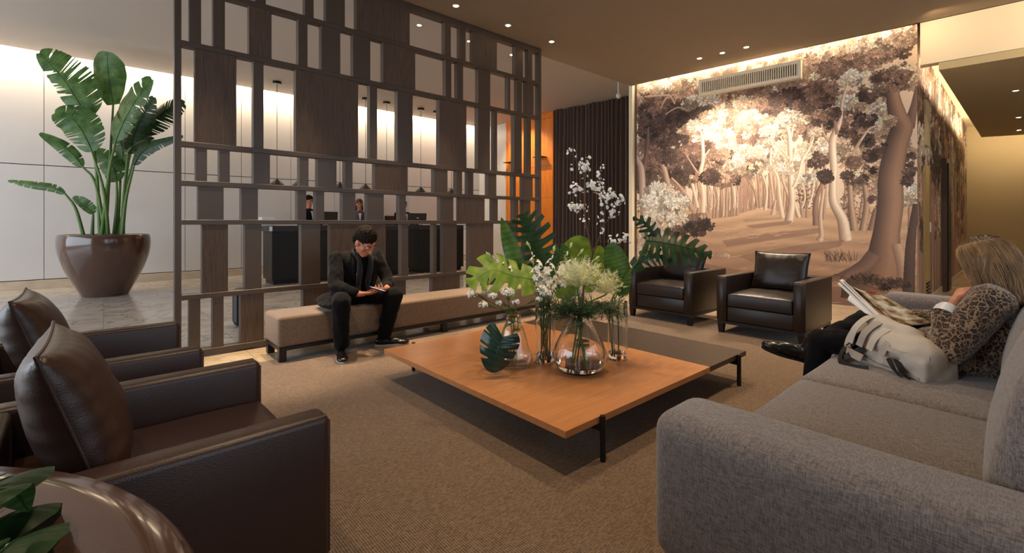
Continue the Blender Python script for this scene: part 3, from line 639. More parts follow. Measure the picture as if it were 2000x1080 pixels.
# end wall of the lobby: white return, then orange veneer boards
wr = MB().box(9.12, 9.25, 8.5, 12.0, 0, 4.6).build('wall_right', M_white); wr['kind'] = 'structure'
yb = 8.62
k = 0
while yb < 10.5:
    for (za, zb) in ((0.1, 0.98), (0.99, 1.86), (1.87, 2.74), (2.75, 4.04), (4.05, 4.195)):
        MB().box(9.09, 9.12, yb+0.004, min(yb+0.93, 10.56)-0.004, za, zb).build('veneer_panel', M_orange, wr)
    yb += 0.94; k += 1
MB().box(9.06, 9.12, 8.58, 8.62, 0, 4.195).build('trim_1', M_orange)['kind'] = 'structure'
for (ya, yz) in ((9.0, 2.98), (10.25, 2.95)):
    t = MB().box(8.86, 9.09, ya-0.16, ya+0.16, yz, yz+0.02).build('wall_shelf', M_black, bevel=0.003)
    tag(t, 'thin black ledge on the orange veneer wall, %s' % ('nearer the curtain' if ya < 10 else 'nearer the white wall'), 'shelf', 'ledges on the orange wall')
# papered wall
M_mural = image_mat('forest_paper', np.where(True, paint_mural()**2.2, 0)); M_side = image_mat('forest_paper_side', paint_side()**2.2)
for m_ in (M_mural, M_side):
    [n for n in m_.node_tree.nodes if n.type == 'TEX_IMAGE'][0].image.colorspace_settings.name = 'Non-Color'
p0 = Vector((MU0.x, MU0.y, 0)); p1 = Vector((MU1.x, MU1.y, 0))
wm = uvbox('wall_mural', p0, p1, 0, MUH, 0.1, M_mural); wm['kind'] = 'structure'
# side passage wall, papered, with plain doors
SW = 16.2
ws = uvbox('wall_side', p1, Vector((SW, 1.12, 0)), 0, 4.0, 0.1, M_side); ws['kind'] = 'structure'
dsw = (Vector((SW, 1.12, 0))-p1).normalized(); rsw = math.atan2(dsw.y, dsw.x)
def on_side(name, a, b, z0, z1, depth, m, parent=None, bevel=0):
    M = Matrix.Translation(p1) @ Matrix.Rotation(rsw, 4, 'Z'); mb = MB(); mb.box(a, b, -depth, 0.001, z0, z1, M)
    return mb.build(name, m, parent, bevel=bevel)
M_doorp = mat('flush_door_paint', srgb(176, 150, 96), 0.35)
for n_, (a, b) in enumerate(((0.62, 1.02),)):
    d_ = on_side('door_1', a, b, 0.02, 2.02, 0.02, M_doorp); d_['kind'] = 'structure'
    on_side('door_leaf', a+0.02, b-0.02, 2.3, 2.95, 0.024, M_olive, d_)
    for k in range(6): on_side('grille_slat', a+0.03, b-0.03, 0.06+0.05*k, 0.085+0.05*k, 0.034, M_black, d_)
on_side('light_switch', 1.2, 1.29, 1.05, 1.2, 0.012, M_wht, bevel=0.002)
tag(bpy.data.objects['light_switch'], 'small square switch plate on the papered passage wall', 'switch')
d2 = on_side('door_2', 2.7, 3.3, 0, 2.3, 0.07, M_dark); d2['kind'] = 'structure'
on_side('door_leaf', 2.78, 3.22, 0.02, 2.22, 0.09, M_blackwood, d2)
on_side('trim_2', 0, 7.9, 0, 0.1, 0.015, M_plinth)['kind'] = 'structure'
wf = MB().prism([(SW, 1.25), (SW+2.4, -4.3), (SW+2.5, -4.3), (SW+0.1, 1.25)], 0, 3.9).build('wall_far', M_olive); wf['kind'] = 'structure'
MB().prism([(SW-0.03, 1.2), (SW+2.37, -4.3), (SW+2.4, -4.3), (SW, 1.2)], 0, 0.12).build('baseboard_far', M_plinth)['kind'] = 'structure'
# bright beam along the ceiling edge and the lowered ceiling of the side room
nB = Vector((_n.x, _n.y)); E0 = CB-_d*0.12
E0 = CB+_d*0.07; E1 = CB+_d*5.2
polyslab('beam', [(E0.x, E0.y), (E1.x, E1.y), (E1.x+nB.x*0.16, E1.y), (E0.x+nB.x*0.16, E0.y+nB.y*0.16)], 3.25, 3.82, M_beam)
polyslab('ceiling_side', [(8.02, 0.81), (15.09, 0.80), (15.9, -1.2), (17.2, -4.2), (8.55, -4.2)], 3.15, 3.25, M_olive)
polyslab('ceiling_side_upper', [(8.36, 1.10), (16.3, 1.12), (18.5, -4.3), (8.7, -4.3)], 3.6, 3.66, M_beam)
# behind the papered wall and outer walls
MB().box(7.62, 9.4, 5.12, 5.2, 0, 4.7).build('wall_return', M_beam)['kind'] = 'structure'
MB().box(9.6, 9.7, 5.1, 8.6, 0, 4.7).build('wall_end', M_beam)['kind'] = 'structure'
MB().box(-6.2, 17.5, -4.2, -4.1, 0, 0.6).box(-6.2, -0.5, -4.2, -4.1, 0.6, 4.75).box(7.5, 18.5, -4.2, -4.1, 0.6, 4.75).box(-0.5, 7.5, -4.2, -4.1, 3.3, 4.75).build('wall_front', M_beam)['kind'] = 'structure'
MB().box(-6.2, -6.1, -4.2, 1.0, 0, 4.75).box(-6.2, -6.1, 11.0, 12.0, 0, 4.75).box(-6.2, -6.1, 1.0, 11.0, 3.5, 4.75).box(-6.2, -6.1, 1.0, 11.0, 0, 0.3).build('wall_left', M_beam)['kind'] = 'structure'
wn = MB(); 
for yy in (1.0, 3.5, 6.0, 8.5, 10.95): wn.box(-6.2, -6.1, yy, yy+0.06, 0.3, 3.5)
wn.build('window_1', M_black)['kind'] = 'structure'
wn = MB()
for xx in (-0.5, 2.1, 4.8, 7.44): wn.box(xx, xx+0.06, -4.2, -4.1, 0.6, 3.3)
wn.build('window_2', M_black)['kind'] = 'structure'
# ------------------------------------------------------------------ slatted room divider
SY = 4.9; SD = 0.085
scr = empty('room_divider', (2.7, SY, 0), 0, 'tall dark bronze open lattice room divider behind the long bench', 'room divider')
def sbuild(mb, name, m, bevel=0.003): 
    mb.v = [(a-2.7, b-SY, c) for a, b, c in mb.v]; return mb.build(name, m, scr, bevel=bevel, seg=1)
XA, XB = PX(340.5, SY), PX(1057.5, SY)
sbuild(MB().box(XA, XA+0.05, SY, SY+SD+0.01, 0, 3.795), 'post', M_dark); sbuild(MB().box(XB-0.05, XB, SY, SY+SD+0.01, 0, 3.795), 'post', M_dark)
RAILS = [(0.015, 0.068), (0.52, 0.566), (1.178, 1.222), (1.52, 1.565), (1.861, 1.907), (2.735, 2.782), (3.25, 3.297), (3.72, 3.785)]
for (a, b) in RAILS: sbuild(MB().box(XA+0.05, XB-0.05, SY-0.004, SY+SD+0.004, a, b), 'rail', M_dark)
ROWS = {6: [(350, 352), (400, 430), (455, 477), (500, 519.4), (596, 613), (637, 674), (696.7, 800.7), (869, 881), (899, 910), (924, 971), (1007.5, 1022), (1032, 1040)],
 5: [(370, 393), (416.5, 439.6), (486.7, 530.7), (583, 601), (628, 665), (690, 723.6), (749, 811.5), (871, 882), (894, 905), (935, 958), (993, 997), (1011, 1020), (1028, 1042.6)],
 4: [(380.5, 462), (495, 515), (578, 700), (722.6, 737), (776.6, 806.5), (858.5, 911.5), (934, 957.5), (966, 971.5), (1005, 1019.5), (1030, 1037.5)],
 3: [(382, 404.6), (428, 449), (495, 527.6), (585, 603), (620.5, 657.6), (674, 689), (732.5, 796.5), (848.5, 874.6), (892, 903), (914.5, 925), (954, 970), (1003, 1008), (1022, 1041)],
 2: [(386.5, 437), (471, 504), (581, 598.5), (616.5, 633.5), (669, 694.5), (717.5, 750), (780, 793), (860, 886), (898, 947), (963, 972.6), (1004, 1013), (1022, 1036.5)],
 1: [(394.6, 445.5), (478, 511), (588, 626), (645, 754), (784, 797.6), (846.5, 853), (866.5, 892.5), (917, 964), (997, 1012), (1025, 1040)],
 0: [(369, 391.5), (415, 437), (470, 515.6), (592, 650), (672, 694), (715, 742), (760, 793), (845, 898.7), (917, 926.5), (945, 970), (990, 1006), (1022, 1036)]}
for r, lst in ROWS.items():
    za = RAILS[r][1]; zb = RAILS[r+1][0]
    for (a, b) in lst:
        wide = (b-a) > 44 and r not in (2,) or (a, b) in ((898, 947), (917, 964), (732.5, 796.5), (858.5, 911.5), (645, 754))
        sbuild(MB().box(PX(a, SY), PX(b, SY), SY+0.002, SY+SD, za-0.001, zb+0.001), 'panel', M_grain if wide else M_dark)
# ------------------------------------------------------------------ downlights (each a thing: ring and lens)
def rayz(x, y): return x
names = {'main': 'small round ceiling downlight above the bench, %s', 'mur': 'small round ceiling downlight before the forest wallpaper, %s'}
ORD = ['first', 'second', 'third', 'fourth', 'fifth', 'sixth', 'seventh']
dl = None; cnt = {}
def ring_lamp():
    e = empty('ceiling_downlight')
    MB().lathe([(0.032, 0), (0.046, 0), (0.046, -0.006), (0.034, -0.006)], 20, close=False).build('ring', M_trimring, e)
    MB().lathe([(0.001, -0.003), (0.033, -0.003)], 16, close=False).build('lens', M_lens, e); return e
proto = ring_lamp(); used = False
for (x, y, z, t, p_, a_) in DOWN:
    key = 'bench' if (z == 3.8 and y == 4.6) else 'mural' if (z == 3.8 and x > 7) else 'end' if (z == 4.2 and x > 8) else 'lobby' if z == 4.2 else 'side' if z < 3.5 else 'seat'
    cnt[key] = cnt.get(key, 0)+1; k = cnt[key]-1
    if key == 'bench' and k < 3: 
        continue                                          # out of the picture: the lamp's beam only
    if key == 'lobby' and (k < 1 or k > 4): continue
    if key == 'seat': continue
    if key == 'mural' and k in (0, 4): pass
    e = proto if not used else copy_tree(proto); used = True
    e.location = (x, y, z)
    lab = {'bench': 'recessed ceiling downlight in the row in front of the lattice screen, %s from the left' % ORD[k-3],
           'mural': 'recessed ceiling downlight before the forest wallpaper, %s from the curtain' % ORD[k],
           'lobby': 'recessed lobby ceiling downlight seen through the lattice screen, %s from the left' % ORD[k-1],
           'end': 'recessed downlight added to brighten the orange veneer wall, mostly hidden by the screen',
           'side': 'recessed downlight in the lowered side ceiling, %s from the beam' % ORD[k]}[key]
    tag(e, lab, 'ceiling light', {'bench': 'downlights above the bench', 'mural': 'downlights by the wallpaper', 'lobby': 'lobby downlights', 'end': 'lobby downlights', 'side': 'downlights of the side ceiling'}[key])
# ------------------------------------------------------------------ air grille on the papered wall
def on_mural(a, z, dep=0.0): return MU0+_d*a-_n*dep
sa, z1_ = mural_uv(1369, 158); sb, z2_ = mural_uv(1567, 121); _, zb1 = mural_uv(1371, 190)
gz0 = zb1; gz1 = (z1_+z2_)/2
Mg = Matrix.Translation((MU0.x, MU0.y, 0)) @ Matrix.Rotation(math.atan2(_d.y, _d.x), 4, 'Z')
gr = empty('air_grille', (MU0.x+_d.x*(sa+sb)/2, MU0.y+_d.y*(sa+sb)/2, gz0), math.atan2(_d.y, _d.x), 'long cream metal air grille with upright fins high on the forest wallpaper', 'air vent')
L_ = sb-sa; Hh = gz1-gz0; y0 = -0.11
M_grille = mat('cream_metal', srgb(250, 238, 212), 0.5)
f = MB().box(-L_/2, L_/2, y0, -0.001, 0, 0.05).box(-L_/2, L_/2, y0, -0.001, Hh-0.05, Hh).box(-L_/2, -L_/2+0.04, y0, -0.001, 0.05, Hh-0.05).box(L_/2-0.04, L_/2, y0, -0.001, 0.05, Hh-0.05)
f.build('frame', M_grille, gr); MB().box(-L_/2+0.04, L_/2-0.04, -0.03, -0.002, 0.05, Hh-0.05).build('backing', M_black, gr)
sm = MB().box(0, 0.014, y0+0.002, -0.03, 0.05, Hh-0.05).mesh('fin'); sm.materials.append(M_grille)
nf = 46
for k in range(nf): put('fin', sm, None, gr, loc=(-L_/2+0.045+(L_-0.104)*k/(nf-1), 0, 0))
# ------------------------------------------------------------------ curtain
def curtain(pa, pb, z0, z1, folds):
    pa = Vector(pa); pb = Vector(pb); d = pb-pa; n = Vector((-d.y, d.x, 0)).normalized(); L = d.length
    nx = folds*10; nz = 14; vs = []; fs = []; r = random.Random(4); ph = [r.uniform(-0.8, 0.8) for _ in range(folds+2)]; am = [r.uniform(0.6, 1.2) for _ in range(folds+2)]
    for side in (0, 1):
        for j in range(nz+1):
            z = z0+(z1-z0)*j/nz; fl_ = 1-j/nz
            for i in range(nx+1):
                s_ = i/nx; k = s_*folds; ki = int(min(k, folds-1)); fr = k-ki
                a = am[ki]*(1-fr)+am[ki+1]*fr; p = ph[ki]*(1-fr)+ph[ki+1]*fr
                off_ = math.sin(k*2*math.pi+p*1.6)*0.075*a+0.02*math.sin(k*1.3+z*0.8)
                q = pa+d*(s_+(-0.02*fl_*(1-s_)*1.2))+n*(off_+side*0.006); vs.append((q.x, q.y, z))
    w_ = nx+1; h = (nz+1)*w_
    for sd in (0, 1):
        for j in range(nz):
            for i in range(nx):
                a = sd*h+j*w_+i; fs.append((a, a+1, a+w_+1, a+w_) if sd else (a, a+w_, a+w_+1, a+1))
    me = bpy.data.meshes.new('curtain'); me.from_pydata(vs, [], fs); me.update(); return me
cu = put('curtain', curtain((9.06, 8.5, 0), (9.36, 6.30, 0), 0.02, 4.19, 20), M_curtain, None, True)
tag(cu, 'floor-length plum brown pleated curtain between the orange wall and the forest wallpaper', 'curtain')
cm_ = empty('security_camera', tuple(PD(1208, 188, 9.4)), 0, 'small white dome camera under the ceiling above the curtain', 'camera')
MB().lathe([(0.05, 0.0), (0.05, 0.03), (0.035, 0.05)], 20).build('base', M_wht, cm_, True); MB().sphere((0, 0, -0.005), 0.045, 16, 10).build('dome', M_wht, cm_, True)
MB().box(-0.012, 0.012, -0.012, 0.012, 0.04, ZL-cm_.location.z).build('stem', M_wht, cm_)
# ------------------------------------------------------------------ reception desks
def desk(x0, x1, label):
    e = empty('reception_desk', ((x0+x1)/2, 9.6, 0), 0, label, 'desk', 'black reception desks behind the lattice screen'); h = (x1-x0)/2
    MB().box(-h+0.04, h-0.04, 0.06, 0.62, 0.0, 0.08).build('plinth', M_blackwood, e)
    MB().box(-h, h, 0.0, 0.66, 0.08, 1.02).build('body', M_deskblk, e, bevel=0.006)
    MB().box(-h-0.03, h+0.03, -0.06, 0.72, 1.02, 1.13).build('counter_top', M_deskblk2, e, bevel=0.005)
    return e
M_deskblk = mat('black_desk_veneer', srgb(20, 20, 22), 0.35, noise_amt=0.2, nscale=6); M_deskblk2 = mat('grey_black_counter', srgb(46, 46, 50), 0.35)
dk1 = desk(2.40, 3.52, 'black reception desk seen through the screen left of the seated man')
desk(3.9, 5.25, 'black reception desk seen through the screen just right of the seated man')
dk3 = desk(5.6, 6.85, 'black reception desk seen through the screen nearest the orange wall')
MB().box(-0.62, -0.57, -0.07, -0.06, 1.03, 1.12).build('card_holder', M_paper, dk1); MB().box(0.58, 0.65, -0.07, -0.06, 1.03, 1.12).build('card_holder', M_paper, dk3)
def box_item(name, x, y, z, sx, sy, sz, m, label, cat, group=None, bevel=0.004):
    o = MB().box(-sx/2, sx/2, -sy/2, sy/2, 0, sz).build(name, m, None, bevel=bevel); o.location = (x, y, z); tag(o, label, cat, group); return o
def monitor(u, vy, w_, h_, rz, label, logo=False):
    x = PX(u, vy); e = empty('computer_monitor', (x, vy, 1.13), rz, label, 'monitor', 'monitors on the reception desks')
    MB().box(-0.1, 0.1, -0.08, 0.08, 0, 0.012).build('foot', M_black, e, bevel=0.003)
    MB().box(-0.025, 0.025, 0.0, 0.02, 0.012, 0.12).build('stand', M_black, e)
    MB().add([(-w_/2*0.94, -0.02, 0.05), (w_/2*0.94, -0.02, 0.05), (w_/2, -0.02, 0.05+h_), (-w_/2, -0.02, 0.05+h_), (-w_/2*0.94, 0.02, 0.05), (w_/2*0.94, 0.02, 0.05), (w_/2, 0.02, 0.05+h_), (-w_/2, 0.02, 0.05+h_)],
             [(0, 1, 2, 3), (7, 6, 5, 4), (0, 4, 5, 1), (1, 5, 6, 2), (2, 6, 7, 3), (3, 7, 4, 0)]).build('screen_shell', M_screen, e)
    MB().box(-w_/2*0.9, w_/2*0.9, 0.02, 0.023, 0.07, 0.03+h_).build('display', M_glow, e)
    if logo: MB().lathe([(0.001, 0), (0.03, 0)], 20, close=False).build('emblem', M_steel, e).matrix_local = Matrix.Translation((0, -0.0215, 0.17)) @ Matrix.Rotation(math.pi/2, 4, 'X') @ Matrix.Diagonal((1, 0.5, 1, 1))
    return e
M_glow = mat('display_glow', (0.5, 0.6, 0.7, 1), 0.4, emit=((0.6, 0.7, 0.85, 1), 0.8))
monitor(646, 9.75, 0.30, 0.24, 0.15, 'black monitor on the reception desk beside the dark-haired clerk')
monitor(815, 9.75, 0.47, 0.235, -0.1, 'black monitor with a small oval silver emblem on the right reception desk', True)
box_item('printer', PX(524, 9.75), 9.85, 1.13, 0.26, 0.24, 0.17, M_wht, 'white printer on the left end of the reception counter', 'printer', bevel=0.02)
ch = empty('office_chair', (PX(775, 11.3), 11.3, 0), 0.3, 'black office chair behind the reception desk with rounded back', 'chair')
MB().box(-0.22, 0.22, 0.2, 0.25, 0.6, 1.38).build('backrest', M_black, ch, True, 0.08, 4); MB().box(-0.24, 0.24, -0.25, 0.22, 0.48, 0.56).build('seat', M_black, ch, True, 0.03, 3)
MB().tube([(0, 0, 0.04), (0, 0, 0.5)], 0.03, 10).build('column', M_black, ch)
for k in range(5): MB().tube([(0, 0, 0.1), (0.28*math.cos(k*1.2566), 0.28*math.sin(k*1.2566), 0.03)], [0.025, 0.018], 8).build('leg', M_black, ch)
# ------------------------------------------------------------------ pendants
def pendant():
    e = empty('pendant_lamp', (0, 0, ZL))
    MB().lathe([(0.001, 0), (0.085, 0), (0.085, -0.055), (0.001, -0.055)], 24).build('canopy', M_black, e)
    MB().tube([(0, 0, -0.05), (0, 0, -2.08)], 0.006, 6).build('cord', M_black, e)
    MB().lathe([(0.004, -2.07), (0.012, -2.07), (0.145, -2.195), (0.142, -2.197), (0.006, -2.078)], 28, close=False).build('shade', M_blackwood, e)
    MB().sphere((0, 0, -2.15), 0.025, 10, 8).build('bulb', M_lens2, e, True); return e
M_lens2 = mat('pendant_bulb', (1, .8, .6, 1), 0.4, emit=((1, 0.8, 0.55, 1), 2))
pp = None
PU = [(541, 'directly left of the widest wooden panel'), (584, 'behind the left edge of the widest wooden panel'), (664, 'behind the right half of the widest panel'), (714, 'first right of the widest panel'), (755, 'second right of the widest wooden panel'), (822, 'in the middle of the square opening near the right'), (852, 'close beside the pendant in the square opening'), (882, 'nearest the orange wall')]
for (u, txt) in PU:
    k = (u-1000)/FPX
    e = pendant() if pp is None else copy_tree(pp)
    if pp is None: pp = e
    e.location = (PX(u, 10.7), 10.7, ZL); tag(e, 'black cone pendant over reception, '+txt, 'pendant lamp', 'cone pendants over the reception desks')
# ------------------------------------------------------------------ bench
bn = empty('bench', (2.77, 4.43, 0.012), 0, 'long low taupe upholstered bench on a black base before the lattice screen', 'bench')
MB().box(-1.67, 1.67, -0.22, 0.22, 0.125, 0.385).build('seat', M_bench, bn, True, 0.028, 4)
MB().tube([(-1.655, -0.205, 0.357), (1.655, -0.205, 0.357)], 0.004, 6).tube([(-1.655, -0.205, 0.357), (-1.655, 0.2, 0.357)], 0.004, 6).build('piping', M_bench, bn)
MB().box(-1.66, 1.66, -0.215, 0.215, 0.095, 0.125).build('base_frame', M_blackwood, bn)
for (x, y) in ((-1.63, -0.18), (-1.63, 0.18), (0, -0.18), (0, 0.18), (1.63, -0.18), (1.63, 0.18)):
    MB().box(x-0.03, x+0.03, y-0.03, y+0.03, 0.0 if y < 0 else 0.0, 0.1).build('leg', M_blackwood, bn, bevel=0.004)
sh = box_item('floor_bag', PX(459, 6.0)+0.12, 6.1, 0.0, 0.24, 0.22, 0.44, M_black, 'black rounded bag standing on the marble, glimpsed through a low gap of the screen', 'bag', bevel=0.06)
# ------------------------------------------------------------------ armchairs
def pillow_mesh(w_, h_, t_, seed, n=26, ear=0.06, wr=0.006, leanfold=0.0):
    """cushion with pointed corners, thick middle and puckered edge; lies in the XZ plane, thickness along Y"""
    vs = []; fs = []; idx = {}
    for side in (0, 1):
        for i in range(n+1):
            for j in range(n+1):
                u = i/n*2-1; v = j/n*2-1
                edge = i in (0, n) or j in (0, n)
                if side and edge: idx[(1, i, j)] = idx[(0, i, j)]; continue
                px = u*(1-ear*(1-v*v)*abs(u)**3)*w_/2; pz = v*(1-ear*(1-u*u)*abs(v)**3)*h_/2
                th = t_/2*((1-abs(u)**2.6)**0.55)*((1-abs(v)**2.6)**0.55)
                d = max(abs(u), abs(v)); 
                q = Vector((px*7, pz*7, seed*3.1+side*9)); wn_ = noise.noise(q)*wr*2.4
                pk = math.sin((u if abs(v) > abs(u) else v)*23+seed*2+side)*wr*max(0, d-0.55)*2.2*(1-d)*4
                y = (th+(wn_*(1-d**4)+pk)*(th > 0))*(1 if side else -1)
                idx[(side, i, j)] = len(vs); vs.append((px, y, pz))
        for i in range(n):
            for j in range(n):
                a, b, c, d_ = idx[(side, i, j)], idx[(side, i+1, j)], idx[(side, i+1, j+1)], idx[(side, i, j+1)]
                fs.append((a, b, c, d_) if not side else (a, d_, c, b))
    me = bpy.data.meshes.new('pillow'); me.from_pydata(vs, [], fs); me.update()
    rim = [vs[idx[(0, i, 0)]] for i in range(n+1)]+[vs[idx[(0, n, j)]] for j in range(1, n+1)]+[vs[idx[(0, i, n)]] for i in range(n-1, -1, -1)]+[vs[idx[(0, 0, j)]] for j in range(n-1, -1, -1)]
    return me, rim
def armchair(label, leather, ccl, seed, wide=0.84, deep=0.88, arm=0.115, H=0.62, open_front=False):
    """stands at its centre on the floor and faces -Y"""
    e = empty('armchair', (0, 0, 0), 0, label, 'armchair'); w = wide/2; d = deep/2
    for s in (-1, 1):
        a, b = sorted((s*w, s*(w-arm)))
        MB().box(a, b, -d, d-0.02, 0.13, H).build('armrest', leather, e, True, 0.014 if not open_front else 0.022, 3)
        MB().box(a+0.012, b-0.012, -d-0.004, -d+0.01, 0.15, H-0.02).build('front_facing', leather, e, True, 0.004, 1)
        MB().tube([(s*(w-0.012), -d+0.01, H-0.006), (s*(w-0.012), d-0.03, H-0.006)], 0.0035, 6).build('piping', leather, e)
    MB().box(-w+arm-0.002, w-arm+0.002, d-0.17, d, 0.13, H-0.005).build('backrest', leather, e, True, 0.02, 3)
    MB().box(-w+arm, w-arm, -d+0.02, d-0.16, 0.13, 0.29).build('seat_base', leather, e, True, 0.01, 2)
    # seat cushion, slightly domed
    mb = MB(); n = 16; cw = w-arm-0.006; y0 = -d+0.005; y1 = d-0.17
    vs = []; fs = []
    for (zz, top) in ((0.292, 0), (0.425, 1)):
        for i in range(n+1):
            for j in range(n+1):
                u = i/n*2-1; v = j/n*2-1; dd = (1-u**8)*(1-v**8); q = noise.noise(Vector((u*3, v*3, seed)))*0.008
                vs.append((u*cw, (y0+y1)/2+v*(y1-y0)/2, zz+(0.03*(1-u*u*0.6)*(1-v*v*0.6)*dd**0.5+q*dd if top else 0)))
    N = (n+1)**2
    for i in range(n):
        for j in range(n):
            a = i*(n+1)+j; fs.append((a, a+1, a+n+2, a+n+1)); fs.append((N+a, N+a+n+1, N+a+n+2, N+a+1))
    for i in range(n):
        for (a, b) in ((i, i+1), (n*(n+1)+i+1, n*(n+1)+i), ((i+1)*(n+1), i*(n+1)), (i*(n+1)+n, (i+1)*(n+1)+n)): fs.append((b, a, N+a, N+b))
    mb.add(vs, fs); mb.build('seat_cushion', leather, e, True, 0.014, 3)
    MB().box(-w+0.01, w-0.01, -d+0.01, d-0.03, 0.10, 0.13).build('base_frame', M_blackwood, e)
    for (x, y) in ((-w+0.04, -d+0.04), (w-0.04, -d+0.04), (-w+0.04, d-0.06), (w-0.04, d-0.06)):
        MB().add([(x-0.022, y-0.022, 0), (x+0.022, y-0.022, 0), (x+0.022, y+0.022, 0), (x-0.022, y+0.022, 0), (x-0.032, y-0.032, 0.1), (x+0.032, y-0.032, 0.1), (x+0.032, y+0.032, 0.1), (x-0.032, y+0.032, 0.1)],
                 [(3, 2, 1, 0), (4, 5, 6, 7), (0, 1, 5, 4), (1, 2, 6, 5), (2, 3, 7, 6), (3, 0, 4, 7)]).build('leg', M_blackwood, e)
    return e
def loose_pillow(e_loc, rz, w_, h_, t_, lean, m, seed, label, grp, roll=0.0):
    me, rim = pillow_mesh(w_, h_, t_, seed); t = empty('back_pillow', e_loc, 0, label, 'pillow', grp)
    o = put('pillow_body', me, m, t, True); mb = MB(); mb.tube(rim, 0.0045, 6, False); s = mb.build('seam', m, t, True)
    t.matrix_world = Matrix.Translation(e_loc) @ Matrix.Rotation(rz, 4, 'Z') @ Matrix.Rotation(lean, 4, 'X') @ Matrix.Rotation(roll, 4, 'Y')
    return t
Hn = math.pi/2
# near pair (left), facing +X
def place(e, x, y, rz): e.location = (x, y, 0.012 if x < 5.6 else 0); e.rotation_euler = (0, 0, rz)
place(armchair('brown leather armchair nearest the camera, beside the big brown planter rim', M_leather, None, 1, 0.855, 0.9, 0.10, 0.588, True), 0.07, 1.87, Hn+0.03)
place(armchair('brown leather armchair second from the camera, on the left edge', M_leather, None, 2, 0.855, 0.9, 0.10, 0.588, True), -0.10, 3.05, Hn+0.02)
loose_pillow((-0.055, 1.86, 0.655), Hn, 0.54, 0.46, 0.20, -0.30, M_leather, 3, 'plump brown leather back pillow in the nearest armchair', 'brown leather back pillows')
loose_pillow((-0.22, 3.04, 0.655), Hn, 0.54, 0.46, 0.21, -0.30, M_leather, 5, 'plump brown leather back pillow in the left armchair behind the nearest one', 'brown leather back pillows')
# far pair, facing -X
place(armchair('dark leather armchair in front of the great painted oak', M_leather2, None, 3, 0.85, 0.9, 0.105, 0.61), 5.43, 1.86, -Hn)
place(armchair('dark leather armchair beside the curtain, half behind the flower vases', M_leather2, None, 4, 0.85, 0.9, 0.105, 0.61), 5.46, 3.0, -Hn)
loose_pillow((5.60, 1.86, 0.655), -Hn, 0.56, 0.44, 0.17, -0.28, M_leather2, 7, 'dark leather back pillow in the chair before the painted oak', 'dark leather back pillows')
loose_pillow((5.62, 3.0, 0.655), -Hn, 0.56, 0.44, 0.17, -0.28, M_leather2, 8, 'dark leather back pillow in the chair nearer the curtain', 'dark leather back pillows', 0.12)
# ------------------------------------------------------------------ coffee table
TL = PF(741, 689, 0.233); TN = PF(1100, 845, 0.233)
tx = empty('coffee_table', (2.3, 1.9, 0.012), 0, 'large low coffee table of honey oak with a dark brown slab end', 'coffee table')
# local corners (x from the near edge along the room, y across)
ax0, ax1, axm = 1.60-2.3, 3.62-2.3, 3.04-2.3; ay0, ay1 = 1.435-1.9, 3.28-1.9
MB().box(ax0, axm-0.0015, ay0, ay1, 0.186, 0.221).build('oak_top', M_oak, tx, bevel=0.0015, seg=1)
M_slab = mat('dark_brown_stone', srgb(74, 61, 52), 0.38, noise_amt=0.12, nscale=18)
MB().box(axm+0.0015, ax1, ay0, ay1, 0.186, 0.221).build('dark_top', M_slab, tx, bevel=0.0015, seg=1)
for (x, y) in ((ax0+0.26, ay0-0.014), (ax1-0.16, ay0-0.014), (ax0+0.26, ay1+0.014), (ax1-0.16, ay1+0.014)):
    MB().tube([(x, y, 0.0), (x, y, 0.226)], 0.0145, 16).build('leg', M_black, tx, True)
for x in (ax0+0.26, ax1-0.16): MB().box(x-0.012, x+0.012, ay0-0.01, ay1+0.01, 0.15, 0.186).build('cross_bar', M_black, tx)
# ------------------------------------------------------------------ sofa
sf = empty('sofa', (3.2, 0.35, 0.012), 0, 'long grey woven sofa along the right with rounded arms', 'sofa')
def soft(x0, x1, y0, y1, z0, z1, r, name, seg=6, dome=0.0, sub=10, wob=0.004, seed=0, lean=0.0):
    bm = bmesh.new(); bmesh.ops.create_cube(bm, size=1)
    for v in bm.verts: v.co = Vector(((x0+x1)/2+v.co.x*(x1-x0), (y0+y1)/2+v.co.y*(y1-y0), (z0+z1)/2+v.co.z*(z1-z0)))
    bmesh.ops.bevel(bm, geom=bm.edges[:], offset=r, segments=seg, profile=0.55, affect='EDGES')
    for _ in range(2): bmesh.ops.subdivide_edges(bm, edges=[e for e in bm.edges if e.calc_length() > 0.09], cuts=2, use_grid_fill=True)
    cx, cy, cz = (x0+x1)/2, (y0+y1)/2, (z0+z1)/2
    for v in bm.verts:
        u = (v.co.x-cx)/(x1-x0)*2; w_ = (v.co.y-cy)/(y1-y0)*2; h = (v.co.z-cz)/(z1-z0)*2
        if dome == 'z' or dome == 'z2': 
            if h > 0: v.co.z += 0.035*(1-u*u)*(1-w_*w_)*h
        if dome == 'y' and w_ > 0: v.co.y += 0.03*(1-u*u)*(1-h*h)*w_
        v.co += Vector((0, 0, 1))*noise.noise(v.co*2.3+Vector((seed, 0, 0)))*wob
        v.co.y -= lean*(v.co.z-z0)
    me = bpy.data.meshes.new(name); bmesh.ops.recalc_face_normals(bm, faces=bm.faces); bm.to_mesh(me); bm.free()
    me.shade_smooth(); 
    o = put(name, me, M_sofa, sf, True); return o
def soft_l(*a, **k):
    a = list(a); a[0] -= 3.2; a[1] -= 3.2; a[2] -= 0.35; a[3] -= 0.35; return soft(*a, **k)
soft_l(1.375, 1.66, -0.42, 0.86, 0.07, 0.558, 0.075, 'armrest', 7, seed=1)
soft_l(4.86, 5.12, -0.42, 0.85, 0.07, 0.60, 0.075, 'armrest', 7, seed=2)
soft_l(1.6, 4.9, -0.45, -0.12, 0.07, 0.70, 0.06, 'back_frame', 5, seed=3)
soft_l(1.64, 4.88, -0.3, 0.76, 0.07, 0.27, 0.02, 'seat_base', 3)
